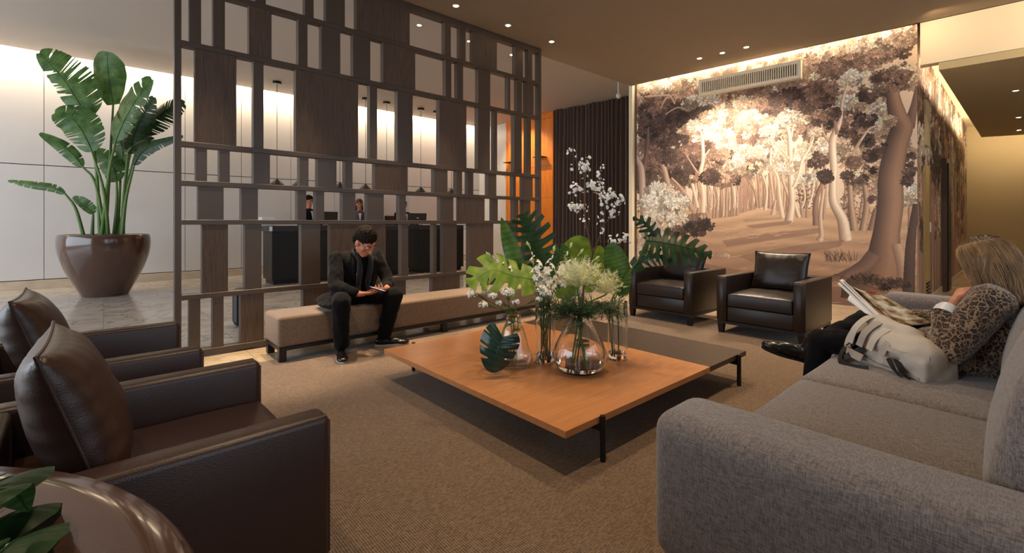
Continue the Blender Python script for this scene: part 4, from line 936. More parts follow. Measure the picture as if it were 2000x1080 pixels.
for k, (a, b) in enumerate(((1.665, 2.625), (2.635, 3.745), (3.755, 4.865))):
    soft_l(a, b, -0.1, 0.80 if k else 0.79, 0.255, 0.41, 0.055, 'seat_cushion', 6, 'z', seed=5+k, wob=0.008)
    soft_l(a, b, -0.17, 0.10, 0.42, 0.84, 0.075, 'back_cushion', 6, 'y', seed=9+k, wob=0.01, lean=0.2)
for (x, y) in ((1.46, 0.75), (5.04, 0.75), (1.46, -0.35), (5.04, -0.35), (2.85, 0.70), (2.85, -0.35)):
    MB().tube([(x-3.2, y-0.35, 0), (x-3.2, y-0.35, 0.08)], [0.02, 0.028], 12).build('leg', M_blackwood, sf, True)
# low display table beside the curtain
st = empty('side_table', tuple(PF(1190, 556, 0)), 0, 'low pale side table with grey glass front beside the curtain', 'side table')
MB().box(-0.45, 0.55, -0.25, 0.25, 0.30, 0.34).build('top', M_plinth, st, bevel=0.004); MB().box(-0.4, 0.5, -0.2, 0.2, 0.2, 0.3).build('apron', mat('grey_front', srgb(120, 124, 130), 0.2), st)
for (x, y) in ((-0.4, -0.2), (0.5, -0.2), (-0.4, 0.2), (0.5, 0.2)): MB().box(x-0.02, x+0.02, y-0.02, y+0.02, 0, 0.3).build('leg', M_plinth, st)
# ------------------------------------------------------------------ leaves
VIEW = FW.copy()
def blade(name, rib, wl, wr, mat_, parent=None, prof='banana', cuts=(), nrm=None, cup=0.12, lean=(0.15, 0.5), nS=90, nQ=5, ribr=0.004, twist=0.0, jag=0.0, seed=0, wave=0.0):
    """leaf blade along a curved midrib; cuts = [(side, s, half width, depth)] torn or grown slits following the veins"""
    C = bez(rib, nS); nrm = (Vector(nrm) if nrm is not None else -VIEW).normalized(); L = sum((C[i+1]-C[i]).length for i in range(nS))
    vs = []; fs = []; uvs = []; rr = random.Random(seed)
    def pr(s_):
        if prof == 'banana': return max(0, math.sin(math.pi*min(1, s_**0.75*0.97+0.02)))**0.55
        if prof == 'heart': return max(0, math.sin(math.pi*(0.16+0.84*s_)))**0.75
        if prof == 'lance': return max(0, math.sin(math.pi*s_**0.8))**0.85
        if prof == 'paddle': return max(0, math.sin(math.pi*(0.04+0.96*s_**1.15)))**0.5
        return max(0, math.sin(math.pi*s_))
    base = 0
    for sd, W in ((-1, wl), (1, wr)):
        base = len(vs); jj = [rr.uniform(-1, 1) for _ in range(nS+1)]
        for i in range(nS+1):
            s_ = i/nS; t = (C[min(i+1, nS)]-C[max(i-1, 0)]).normalized()
            n_ = (nrm-t*nrm.dot(t)).normalized()
            if twist: n_ = Matrix.Rotation(twist*s_, 3, t) @ n_
            sv = t.cross(n_).normalized()*sd; m_ = 1.0
            for (cs, s0, hw, dp) in cuts:
                if cs == sd and abs(s_-s0) < hw: m_ = min(m_, 1-dp*(1-(abs(s_-s0)/hw)**3))
            w_ = W*pr(s_)*m_*(1+jag*jj[i]); ln = lean[0]+(lean[1]-lean[0])*s_
            for j in range(nQ+1):
                q = j/nQ*w_/max(W, 1e-6)
                p = C[i]+sv*(W*q)*math.cos(cup*q*2)+t*(ln*W*q)+n_*(-cup*W*q*q*1.6+wave*W*math.sin(s_*22+sd)*q*q)
                vs.append(tuple(p)); uvs.append((s_-0.0+ln*q*0.12, q))
        for i in range(nS):
            for j in range(nQ):
                a = base+i*(nQ+1)+j; f = (a, a+1, a+nQ+2, a+nQ+1); fs.append(f if sd > 0 else f[::-1])
    nb = len(vs); mb = MB(); mb.tube([p-nrm*0.0 for p in C], [ribr*(1-0.75*i/nS) for i in range(nS+1)], 5)
    fs += [tuple(k+nb for k in f) for f in mb.f]; vs += mb.v; uvs += [(0.25/30, 0)]*len(mb.v)
    me = bpy.data.meshes.new(name); me.from_pydata(vs, [], fs); uv = me.uv_layers.new(name='UVMap')
    fl_ = [c for f in fs for v_ in f for c in uvs[v_]]; uv.data.foreach_set('uv', fl_)
    me.update(); o = put(name, me, mat_, parent, True); return o
def tears(n, seed, depth=(0.5, 1.0), sides=(-1, 1), hw=(0.003, 0.012), rng=(0.08, 0.95)):
    r = random.Random(seed); return [(r.choice(sides), r.uniform(*rng), r.uniform(*hw), r.uniform(*depth)) for _ in range(n)]
def lobes(n, hw, dp, s0=0.12, s1=0.93, both=True):
    out = []
    for k in range(n):
        s_ = s0+(s1-s0)*(k+0.5)/n
        out += [(-1, s_, hw, dp), (1, s_+0.01, hw, dp)]
    return out
# ------------------------------------------------------------------ big planters
def planter_prof(R, H):
    k = R/0.74; pts = []
    for i in range(22):
        t = i/21.0; r = R*(0.62+0.42*math.sin(math.pi*(0.06+0.62*t))**0.9 - 0.0); pts.append((r, t*H))
    rr = pts[-1][0]
    return pts
def planter(name, loc, H, R, label, rimw=0.05):
    e = empty(name, loc, 0, label, 'potted plant'); P = []
    for (t, r) in ((0, .50), (.03, .525), (.12, .60), (.25, .71), (.4, .82), (.55, .91), (.7, .975), (.82, 1.0), (.92, 1.0), (.975, .985), (1.0, .965)): P.append((R*r, t*H))
    C = bez([(r, z, 0) for r, z in P], 60); P = [(c.x, c.y) for c in C]
    ro = P[-1][0]; P += [(ro-rimw*0.3, H+0.004), (ro-rimw*0.8, H-0.002), (ro-rimw, H-0.02), (ro-rimw-0.01, H-0.09)]
    MB().lathe([(0.001, 0)]+P+[(0.001, H-0.1)], 72, close=False).build('pot', M_pot, e, True, auto=1.2)
    return e
pl = planter('potted_palm', tuple(PD(206, 520, 7.62)[:2])+(0,), 1.0, 0.59, 'giant paddle-leaved plant in a glossy brown pot on the marble floor')
pl.location.z = 0; PX0 = pl.location.copy()
MB().lathe([(0.001, 0.93), (0.53, 0.92)], 40, close=False).build('soil', M_soil, pl)
def lp(u, v, Y=7.6): return PD(u, v, Y)-PX0
LV = [ # rib control points (u, v, depth), stalk start (u, v), widths left, right (m), material, tears
 ([(173, 232, 7.5), (150, 195, 7.45), (120, 150, 7.4), (76, 104, 7.3)], (196, 455, 7.6), [(188, 330, 7.55)], .20, .40, 12, 1, .25, .55),
 ([(221, 205, 7.7), (214, 165, 7.72), (210, 130, 7.7), (209, 101, 7.65)], (205, 455, 7.7), [(214, 330, 7.7)], .26, .25, 0, 2, .1, .2),
 ([(226, 274, 7.3), (243, 235, 7.25), (266, 195, 7.2), (297, 155, 7.2)], (198, 455, 7.5), [(212, 345, 7.4)], .37, .17, 9, 3, .15, .35),
 ([(180, 297, 7.35), (165, 265, 7.3), (143, 235, 7.3), (107, 221, 7.25)], (212, 455, 7.55), [(203, 375, 7.4)], .26, .30, 11, 4, .2, .5),
 ([(254, 296, 7.8), (262, 262, 7.85), (280, 225, 7.9), (300, 190, 7.9)], (240, 455, 7.7), [(243, 380, 7.8)], .22, .22, 12, 5, .2, .4),
 ([(275, 262, 8.0), (300, 235, 8.05), (325, 215, 8.1), (360, 203, 8.1)], (232, 455, 7.8), [(252, 350, 7.9)], .24, .28, 16, 6, .2, .5),
 ([(262, 322, 7.5), (275, 300, 7.5), (300, 284, 7.5), (357, 266, 7.45)], (238, 455, 7.6), [(246, 390, 7.55)], .10, .12, 9, 7, .2, .5),
 ([(161, 325, 7.5), (140, 300, 7.45), (115, 280, 7.4), (78, 260, 7.4)], (207, 455, 7.6), [(187, 360, 7.55)], .12, .10, 4, 8, .1, .3),
 ([(127, 378, 7.4), (100, 366, 7.35), (60, 360, 7.3), (16, 353, 7.3)], (165, 455, 7.5), [(148, 408, 7.45)], .075, .07, 9, 9, .2, .5),
 ([(182, 418, 7.6), (172, 408, 7.55), (158, 396, 7.5), (142, 386, 7.5)], (180, 455, 7.6), [(181, 438, 7.6)], .08, .12, 3, 10, .1, .3),
 ([(228, 355, 7.75), (222, 330, 7.8), (210, 310, 7.8), (190, 292, 7.8)], (222, 455, 7.75), [(228, 400, 7.75)], .20, .16, 5, 11, .1, .3),
 ([(250, 300, 7.75), (262, 285, 7.8), (282, 278, 7.8), (300, 285, 7.8)], (236, 455, 7.7), [(243, 370, 7.75)], .18, .16, 6, 12, .1, .3),
 ([(236, 330, 7.9), (240, 300, 7.9), (236, 280, 7.9), (226, 262, 7.9)], (228, 455, 7.85), [(233, 390, 7.85)], .16, .14, 3, 13, .1, .3)]
for i, (rib, s0, mid, wl, wr, nt2, sd, l0, l1) in enumerate(LV):
    R_ = [lp(*p) for p in rib]
    dark = i in (4, 5, 6, 11)
    lf = blade('leaf', R_, wl, wr, M_leafdark if dark else M_leaf, pl, 'banana' if i != 1 else 'paddle', tears(nt2*2, sd, (0.45, 1.0)), nrm=(-VIEW.x+0.25*math.sin(i*2.1), -VIEW.y, 0.25+0.2*math.cos(i*1.7)), cup=0.10+0.05*(i % 3), lean=(l0, l1), nS=110, ribr=0.013, jag=0.03 if nt2 else 0, seed=sd, wave=0.03)
    mb = MB(); pts = bez([lp(*s0)-Vector((0, 0, 0.1))]+[lp(*q) for q in mid]+[R_[0]], 18); mb.tube(pts, [0.028-0.014*k/18 for k in range(19)], 8); mb.build('stalk', M_stem, lf, True)
# near planter, only its rim in the picture
np_ = planter('potted_plant', (-0.665, 0.71, 0.012), 0.745, 0.775, 'big brown glazed planter at the bottom left corner with dark leaves', 0.14)
MB().lathe([(0.001, 0.60), (0.62, 0.60)], 40, close=False).build('soil', M_soil, np_)
n0 = np_.location.copy()
def nl(u, v, z): 
    p = PF(u, v, z)-n0; return p
for i, (rib, wl, wr, z) in enumerate((([(-90, 985, .84), (-20, 950, .86), (30, 930, .84), (70, 945, .80)], .055, .05, 0), ([(-60, 1150, .80), (0, 1080, .83), (50, 1050, .80), (95, 1080, .75)], .055, .05, 0), ([(-80, 985, .9), (-20, 965, .92), (25, 958, .9), (58, 1000, .86)], .022, .022, 0),
                                      ([(-70, 1060, .78), (0, 1015, .80), (50, 1000, .78), (100, 1040, .72)], .05, .05, 0))):
    R_ = [PF(u, v, zz)-n0 for (u, v, zz) in rib]
    lf = blade('leaf', R_, wl, wr, [M_leafdark, M_leafdark, M_leafdark, M_leafdark][i], np_, 'lance', [], nrm=(-0.3, -0.2, 1), cup=0.2, lean=(0, 0.3), nS=40, ribr=0.003, wave=0.06)
    mb = MB(); mb.tube(bez([Vector((0.05*i-0.1, -0.05, 0.58)), (R_[0]+Vector((0, 0, 0.0))).lerp(Vector((0, 0, 0.6)), 0.4), R_[0]], 10), 0.006, 8); mb.build('stalk', M_stem, lf, True)
# ------------------------------------------------------------------ vases
TZ = 0.234
def vase(x, y, outer, th, label, water, name='glass_vase'):
    e = empty(name, (x, y, TZ), 0, label, 'vase', None)
    C = bez([(r, z, 0) for r, z in outer], 50); O_ = [(max(c.x, 0.001), c.y) for c in C]
    I_ = [(max(r-th, 0.001), z) for r, z in O_ if z > th*2.2][::-1]
    z0 = I_[-1][1]; MB().lathe([(0.001, 0.0)]+O_+I_+[(0.001, z0)], 56, close=False).build('glass', M_glass, e, True, auto=1.5)
    W_ = [(r-0.0012, z) for r, z in I_[::-1] if z < water]
    if W_: MB().lathe([(0.001, z0+0.0012)]+[(W_[0][0], z0+0.0012)]+W_+[(0.001, W_[-1][1])], 48, close=False).build('water', M_water, e, True, auto=0.8)
    return e
def vpos(u, v, d): # foot centre from the picture point of its near rim
    p = PF(u, v, TZ); q = Vector((p.x, p.y)); dd = Vector((FW.x, FW.y)); return q+dd*d
vA = vpos(1003, 722, 0.09); vB = vpos(1066, 711, 0.06); vC = vpos(1138, 738, 0.12); vD = vpos(1210, 705, 0.06); vE = Vector((2.80, 2.33))
vase(vA.x, vA.y, [(0.075, 0.0), (0.115, 0.02), (0.128, 0.06), (0.105, 0.13), (0.088, 0.19), (0.07, 0.25), (0.048, 0.30), (0.052, 0.335)], 0.004, 'wavy pear-shaped clear glass vase behind the dark split leaf', 0.0)
vase(vB.x, vB.y, [(0.064, 0.0), (0.068, 0.008), (0.068, 0.2), (0.068, 0.40)], 0.003, 'tall clear cylinder vase holding the tuberose stems', 0.06)
vase(vC.x, vC.y, [(0.09, 0.0), (0.135, 0.02), (0.168, 0.07), (0.172, 0.12), (0.145, 0.20), (0.10, 0.28), (0.06, 0.345), (0.05, 0.385), (0.056, 0.40)], 0.009, 'large heavy drop-shaped clear glass vase in the middle of the table', 0.065)
vase(vD.x, vD.y, [(0.064, 0.0), (0.068, 0.008), (0.068, 0.2), (0.068, 0.405)], 0.003, 'tall clear cylinder vase with the upright paddle leaf, rightmost', 0.05)
vase(vE.x, vE.y, [(0.062, 0.0), (0.068, 0.008), (0.068, 0.2), (0.068, 0.40)], 0.003, 'tall clear cylinder vase farthest back holding the blossom branch', 0.05)
for k, q in enumerate((vA, vB, vC, vD, vE)): bpy.data.objects['glass_vase' if k == 0 else 'glass_vase.%03d' % k]['group'] = 'glass vases on the coffee table'
def inv(v, a, h, r=0.035): return Vector((v.x+r*math.cos(a), v.y+r*math.sin(a), TZ+h))
# ------------------------------------------------------------------ tuberoses
def star(n, L, w, cupz, petal=6):
    vs = []; fs = []
    for k in range(petal):
        a = 2*math.pi*k/petal; ca, sa = math.cos(a), math.sin(a)
        prof = [(0.0, 0.15, 0), (0.35, 0.8, cupz*0.5), (0.7, 1.0, cupz*0.4), (1.0, 0.12, -cupz*0.2)]; b = len(vs)
        for (r, ww, z) in prof:
            for s in (-1, 1): vs.append((ca*r*L-sa*s*ww*w, sa*r*L+ca*s*ww*w, z*L))
        for i in range(3): q = b+i*2; fs.append((q, q+1, q+3, q+2))
    mb = MB(); mb.add(vs, fs); return mb
fm = star(0, 0.033, 0.0100, 0.4); fm.sphere((0, 0, 0.002), 0.004, 6, 5); fm.tube([(0, 0, 0), (0, 0, -0.02)], [0.003, 0.0018], 5)
FLOWER = fm.mesh('flower'); FLOWER.materials.append(M_petal); FLOWER.shade_smooth()
bm_ = MB(); bm_.sphere((0, 0, 0.012), (0.0045, 0.0045, 0.014), 7, 6); BUD = bm_.mesh('bud'); BUD.materials.append(M_bud); BUD.shade_smooth()
bm_ = MB(); bm_.sphere((0, 0, 0.014), (0.0055, 0.0055, 0.015), 7, 6); BUDW = bm_.mesh('bud'); BUDW.materials.append(M_petal); BUDW.shade_smooth()
def setdir(o, p, d, roll=0.0, sc=1.0):
    o.matrix_world = Matrix.Translation(p) @ Vector(d).to_track_quat('Z', 'Y').to_matrix().to_4x4() @ Matrix.Rotation(roll, 4, 'Z') @ Matrix.Scale(sc, 4)
def localdir(o, p, d, roll=0.0, sc=1.0):
    o.matrix_local = Matrix.Translation(p) @ Vector(d).to_track_quat('Z', 'Y').to_matrix().to_4x4() @ Matrix.Rotation(roll, 4, 'Z') @ Matrix.Scale(sc, 4)
R0 = random.Random(21)
def tuberose(base, tip, mid, where, nfl):
    e = empty('tuberose', tuple(base), 0, 'white tuberose stem, '+where, 'flower', 'tuberose stems in the cylinder vase')
    C = bez([Vector((0, 0, 0)), mid-base, tip-base], 24); MB().tube(C, [0.004-0.002*i/24 for i in range(25)], 6).build('stem', M_stem, e, True)
    for k in range(nfl):
        t = 0.66+0.34*k/nfl; i = int(t*24); p = C[min(i, 24)]; a = k*2.4; up = (C[24]-C[20]).normalized()
        out = Vector((math.cos(a), math.sin(a), 0.35+0.5*t)); 
        if t < 0.9:
            o = put('flower', FLOWER, None, e); d = (out-VIEW*0.55).normalized(); localdir(o, p+out.normalized()*0.022, d, a, R0.uniform(0.85, 1.15))
        else:
            o = put('bud', BUD if t > 0.95 else BUDW, None, e); localdir(o, p, (up+out*0.5).normalized(), a, R0.uniform(0.9, 1.2))
    for k in range(5):
        o = put('bud', BUD, None, e); a = k*1.3; localdir(o, C[24]-up*0.004*k, (up+Vector((math.cos(a), math.sin(a), 0))*0.35*(k > 0)), a, 1.1)
TB = [((955, 497), 3.10, 'leaning farthest left'), ((1032, 478), 3.05, 'tallest beside the upright lance leaf'), ((1040, 512), 2.98, 'second from the left, below the tallest'), ((1082, 487), 3.12, 'in the middle with half-open buds'), ((1115, 480), 3.2, 'with closed green buds at the top'), ((1135, 492), 3.16, 'crossing behind the blossom branch'), ((1165, 505), 3.15, 'farthest right before the low table'), ((1050, 560), 2.95, 'shortest, low above the cylinder rim')]
for k, ((u, v), Y, wh) in enumerate(TB):
    tip = PD(u, v, Y); b = inv(vB, k*2.1+0.4, 0.012, 0.04); m_ = inv(vB, k*2.1+3.4, 0.40, 0.03)
    tuberose(b, tip, m_, wh, 9 if k != 4 else 5)
# loose open flowers around the middle of the bunch come with the stems above
# ------------------------------------------------------------------ small white cluster sprigs
fl4 = MB()
def sprig(base, mid, tip, where, rad, cnt, seed):
    e = empty('white_sprig', tuple(base), 0, 'sprig of tiny white flowers, '+where, 'flower', 'tiny white flower sprigs in the pear vase'); r = random.Random(seed)
    C = bez([Vector((0, 0, 0)), mid-base, tip-base], 20); s = MB(); s.tube(C, 0.0022, 5)
    f = MB(); T_ = C[-1]
    for k in range(cnt):
        d = Vector((r.gauss(0, 1), r.gauss(0, 1), r.gauss(0, 1)*0.7+0.5)).normalized(); p = T_+Vector((d.x, d.y, d.z*0.8))*rad*r.uniform(0.65, 1.05)
        q = d.to_track_quat('Z', 'Y').to_matrix().to_4x4(); st_ = star(0, 0.0080, 0.0034, 0.2, 4)
        f.add(st_.v, st_.f, Matrix.Translation(p) @ q @ Matrix.Rotation(r.random()*3, 4, 'Z'))
        if k % 5 == 0: s.tube([C[16], p], 0.0009, 4, False)
    o = f.build('florets', M_petal, e); o['kind'] = 'stuff'
    lv = MB()
    for k in range(9):
        p = C[6+k]; a = k*2.2; d = Vector((math.cos(a), math.sin(a), 0.5)).normalized(); w_ = d.cross(Vector((0, 0, 1)))*0.006
        lv.add([p, p+d*0.02+w_, p+d*0.045, p+d*0.02-w_], [(0, 1, 2, 3)])
    lv.build('leaves', M_leafmid2, e)['kind'] = 'stuff'; s.build('stem', M_stem, e, True)
M_leafmid2 = mat('plain_green_leaf', srgb(70, 104, 44), 0.5)
for k, (u, v, Y, rad, cnt, wh) in enumerate(((922, 574, 3.0, .038, 60, 'farthest left'), (944, 596, 2.92, .034, 55, 'lowest on the left'), (947, 570, 3.05, .028, 40, 'upper left, small'), (963, 578, 2.96, .034, 50, 'second from the left'), (992, 572, 2.93, .046, 95, 'largest, at the front'), (1008, 590, 2.95, .028, 36, 'on the right of the largest'), (975, 592, 3.0, .024, 30, 'between the two lowest clusters'), (1052, 585, 3.0, .026, 36, 'reaching right to the cylinder vase'))):
    tip = PD(u, v, Y); b = inv(vA, k*1.7, 0.03, 0.03); m_ = inv(vA, k*1.7+2, 0.335, 0.025); sprig(b, m_, tip, wh, rad, cnt, k)
# ------------------------------------------------------------------ cut leaves
def cutleaf(name, label, rib, wl, wr, m, prof, cuts, stalk, nrm=None, **kw):
    b = rib[0]; e = empty(name, tuple(stalk[0]), 0, label, 'leaf'); o0 = Vector(stalk[0])
    lf = blade('blade', [Vector(p)-o0 for p in rib], wl, wr, m, e, prof, cuts, nrm=nrm, **kw)
    MB().tube(bez([Vector(p)-o0 for p in stalk]+[Vector(b)-o0], 16), 0.0045, 8).build('stalk', M_stem, e, True); return e
D = lambda u, v, Y: PD(u, v, Y)
cutleaf('split_leaf', 'large lime green split leaf spreading left of the vases', [D(1042, 546, 3.1), D(1000, 538, 3.08), D(960, 528, 3.05), D(915, 556, 3.0)], .16, .17, M_leaflime, 'heart', lobes(5, .035, .62), [inv(vB, 3, .02), inv(vB, 3, .38)], nrm=(-VIEW.x, -VIEW.y, 0.9), cup=0.15, lean=(-0.2, 0.9), nS=120, ribr=.004)
cutleaf('lance_leaf', 'long pointed green leaf standing left of the tuberoses', [D(1030, 560, 3.22), D(1012, 520, 3.24), D(995, 470, 3.26), D(979, 424, 3.25)], .075, .06, M_leafmid, 'lance', [], [inv(vB, 4, .02), inv(vB, 4, .40)], cup=.2, ribr=.004, lean=(0, .2), wave=.04)
cutleaf('split_leaf', 'dark green deeply cut leaf behind the lance leaf before the screen', [D(1062, 520, 3.42), D(1050, 490, 3.44), D(1035, 450, 3.46), D(1022, 418, 3.45)], .17, .17, M_leafdark, 'heart', lobes(6, .035, .75), [inv(vB, 5, .02), inv(vB, 5, .40), D(1066, 560, 3.35)], lean=(-0.1, 0.8), nS=120, ribr=.004, cup=.12)
cutleaf('split_leaf', 'green cut leaf fanning right, low beside the orange wall', [D(1075, 560, 3.45), D(1080, 530, 3.46), D(1085, 505, 3.46), D(1105, 480, 3.45)], .11, .12, M_leafmid, 'heart', lobes(5, .04, .7), [inv(vB, 1, .02), inv(vB, 1, .40)], lean=(-0.1, 0.8), nS=100, ribr=.004)
cutleaf('broad_leaf', 'broad yellow-green leaf behind the tuberoses', [D(1100, 585, 3.5), D(1110, 545, 3.52), D(1125, 505, 3.54), D(1140, 462, 3.52)], .15, .13, M_leaflime, 'paddle', [], [inv(vE, 3, .02), inv(vE, 3, .38)], lean=(0, .2), ribr=.004, cup=.1)
cutleaf('broad_leaf', 'broad lime leaf to the right behind the blossom branch', [D(1150, 570, 3.55), D(1158, 540, 3.56), D(1165, 515, 3.56), D(1172, 480, 3.55)], .085, .075, M_leaflime, 'paddle', [], [inv(vE, 1, .02), inv(vE, 1, .38)], lean=(0, .2), ribr=.004)
cutleaf('paddle_leaf', 'smooth upright dark green paddle leaf in the rightmost vase', [D(1218, 578, 3.25), D(1213, 545, 3.24), D(1204, 510, 3.24), D(1192, 475, 3.25)], .095, .09, M_leafmid, 'paddle', [], [inv(vD, 0.4, .02), inv(vD, 0.4, .38, .03)], lean=(0, .15), ribr=.0045, cup=.12)
cutleaf('split_leaf', 'wide feathery split leaf arching right over the armchair', [D(1262, 470, 3.1), D(1290, 473, 3.08), D(1335, 482, 3.05), D(1390, 499, 3.02)], .165, .15, M_leafdark, 'heart', lobes(8, .03, .78, .04, .96), [inv(vD, 2.4, .02), inv(vD, 2.4, .39, .05), D(1240, 520, 3.2)], nrm=(-VIEW.x, -VIEW.y, 0.75), lean=(-0.2, 0.75), nS=150, ribr=.0045, cup=.18)
cutleaf('split_leaf', 'narrow back lobe leaf reaching up and left over the dark curtain edge', [D(1290, 475, 3.12), D(1275, 455, 3.12), D(1262, 437, 3.12), D(1236, 424, 3.12)], .075, .06, M_leafdark, 'lance', lobes(5, .05, .8), [inv(vD, 2.8, .02), inv(vD, 2.8, .39, .055), D(1250, 505, 3.18)], lean=(0, 0.8), nS=100, ribr=.004)
cutleaf('split_leaf', 'small drooping green split leaf before the armchair cushion', [D(1236, 523, 3.2), D(1260, 505, 3.16), D(1285, 500, 3.12), D(1312, 512, 3.1)], .07, .075, M_leafdark, 'heart', lobes(5, .05, .75), [inv(vD, 3.2, .02), inv(vD, 3.2, .39, .05)], nrm=(-VIEW.x, -VIEW.y, 0.5), lean=(0, 0.8), nS=100, ribr=.004)
# dark glossy leaf lying against the pear vase
ld = cutleaf('monstera_leaf', 'dark blue-green glossy split leaf leaning on the pear vase', [D(982, 658, 2.86), D(975, 675, 2.84), D(968, 697, 2.83), D(958, 727, 2.83)], .135, .135, M_leafteal, 'heart', [(-1, .30, .02, .45), (-1, .48, .022, .5), (-1, .66, .022, .5), (1, .28, .015, .35), (1, .55, .022, .5), (1, .74, .026, .55)], [inv(vA, 4, .30, .04), D(985, 640, 2.9)], lean=(-0.75, 0.35), nS=120, cup=.22, ribr=.004, wave=.03)
# ------------------------------------------------------------------ blossom branch
bb = inv(vE, 0, .02, .02); br = empty('blossom_branch', tuple(bb), 0, 'tall brown branch with small white blossoms before the dark curtain', 'branch')
def q_(u, v, Y=3.35): return PD(u, v, Y)-bb
mbr = MB(); BR = [([(1138, 640), (1140, 560), (1148, 530), (1158, 495)], .008, .007), ([(1158, 495), (1148, 455), (1142, 420), (1141, 380), (1140, 345), (1126, 315), (1111, 292)], .006, .0015), ([(1158, 495), (1170, 465), (1178, 440), (1176, 400), (1175, 360), (1172, 345), (1178, 322)], .006, .0012),
                   ([(1178, 440), (1195, 420), (1205, 400), (1215, 385)], .0035, .001), ([(1166, 470), (1185, 472), (1210, 470), (1225, 462)], .002, .0008), ([(1142, 355), (1160, 365), (1172, 380)], .002, .001), ([(1141, 372), (1130, 370), (1122, 368)], .0015, .0007), ([(1140, 345), (1143, 325), (1146, 312)], .0015, .0007), ([(1176, 400), (1190, 385), (1200, 378)], .002, .001), ([(1141, 408), (1130, 405), (1118, 404)], .0015, .0007)]
allp = []
for (pts, ra, rb) in BR:
    yy = 3.35+0.06*math.sin(pts[-1][0]); C = bez([q_(u, v, 3.35 if k == 0 else yy) for k, (u, v) in enumerate(pts)], 24); mbr.tube(C, [ra+(rb-ra)*i/24 for i in range(25)], 6)
    if pts[0] != (1138, 640): allp += C[6:]
mbr.build('branch', M_bark, br, True)
bs = star(0, 0.0105, 0.0058, 0.35, 5); BLOS = bs.mesh('blossom'); BLOS.materials.append(M_petal); BLOS.shade_smooth()
for k in range(330):
    p = R0.choice(allp); d = Vector((R0.gauss(0, 1), R0.gauss(0, 1), R0.gauss(0, 1))).normalized()
    o = put('blossom', BLOS, None, br); localdir(o, p+d*(abs(R0.gauss(0, 0.028))+0.004), (d-VIEW*0.8).normalized(), R0.random()*6, R0.uniform(0.75, 1.45))
hm = MB(); hm.sphere((0, 0, 0), 0.0022, 5, 4); 
# ------------------------------------------------------------------ frilled blooms and ferny foliage in the middle vase
def frill(center, R, n, seed, cream=True, up=0.35):
    mb = MB(); r = random.Random(seed)
    def strip(p, d, L, w_, depth, nn):
        q = p; pts = [p]; dd = d.copy()
        for k in range(4):
            dd = (dd+Vector((r.gauss(0, .14), r.gauss(0, .14), r.gauss(0, .14)+0.03))).normalized(); q = q+dd*L/4; pts.append(q)
        s = dd.cross(nn).normalized(); vs = []; 
        for k, a in enumerate(pts):
            ww = w_*(1-k/4.6); vs += [a-s*ww, a+s*ww]
        mb.add(vs, [(2*k, 2*k+1, 2*k+3, 2*k+2) for k in range(4)])
        if depth > 0:
            for k in range(1, 5):
                for sg in (-1, 1):
                    nd = (dd*0.75+s*sg*0.9+nn*r.gauss(0, .2)).normalized(); strip(pts[k], nd, L*0.42, w_*0.62, depth-1, nn)
    for k in range(n):
        z = up+(1-up)*r.random() if cream else r.uniform(-0.55, 0.45); a = k*2.399; h = math.sqrt(max(0, 1-z*z)); d = Vector((h*math.cos(a), h*math.sin(a), z))
        if not cream: d = Vector((h*math.cos(a), h*math.sin(a), z*0.7)).normalized()
        nn = d.cross(Vector((-d.y, d.x, 0.3))).normalized()
        strip(d*R*0.08, d, R*r.uniform(0.75, 1.05), 0.0042 if cream else 0.0048, 2, nn)
    return mb
for k, (u, v, Y, R, lab) in enumerate(((1128, 560, 2.98, .15, 'big cream frilled bloom above the drop-shaped vase'), (1185, 572, 3.12, .12, 'smaller cream frilled bloom right of the big one'))):
    c = PD(u, v+2, Y); b = inv(vC, 2.5+2*k, .03, .06); e = empty('frilled_bloom', tuple(b), 0, lab, 'flower')
    mb = frill(c, R, 34 if k == 0 else 26, 5+k); mb.v = [tuple(Vector(p)+(c-b)) for p in mb.v]; o = mb.build('frills', M_kale2, e) if False else mb.build('frills', MATS.get('frill') or mat('frill', srgb(226, 224, 178), 0.6, noise_amt=0.25, nscale=20), e); o['kind'] = 'stuff'
    MB().tube(bez([Vector((0, 0, 0)), inv(vC, 1+3*k, .385, .02)-b, c-b], 18), .0055, 8).build('stem', M_stem, e, True)
for k, (u, v, Y, R, lab) in enumerate(((1088, 600, 2.95, .15, 'left tuft of dark ferny foliage over the drop-shaped vase'), (1125, 612, 2.90, .14, 'front tuft of dark ferny foliage hanging over the vase neck'), (1165, 606, 2.97, .15, 'right tuft of dark ferny foliage under the small bloom'))):
    c = PD(u, v, Y); b = inv(vC, 1+2*k, .03, .06); e = empty('fern_sprig', tuple(b), 0, lab, 'foliage')
    mb = frill(c, R, 46, 15+k, False); mb.v = [tuple(Vector(p)+(c-b)) for p in mb.v]; o = mb.build('fronds', MATS.get('fernf') or mat('fernf', srgb(48, 72, 44), 0.6, noise_amt=0.3, nscale=20), e); o['kind'] = 'stuff'
    MB().tube(bez([Vector((0, 0, 0)), inv(vC, 4+2*k, .385, .02)-b, c-b], 18), .004, 8).build('stem', M_stem, e, True)
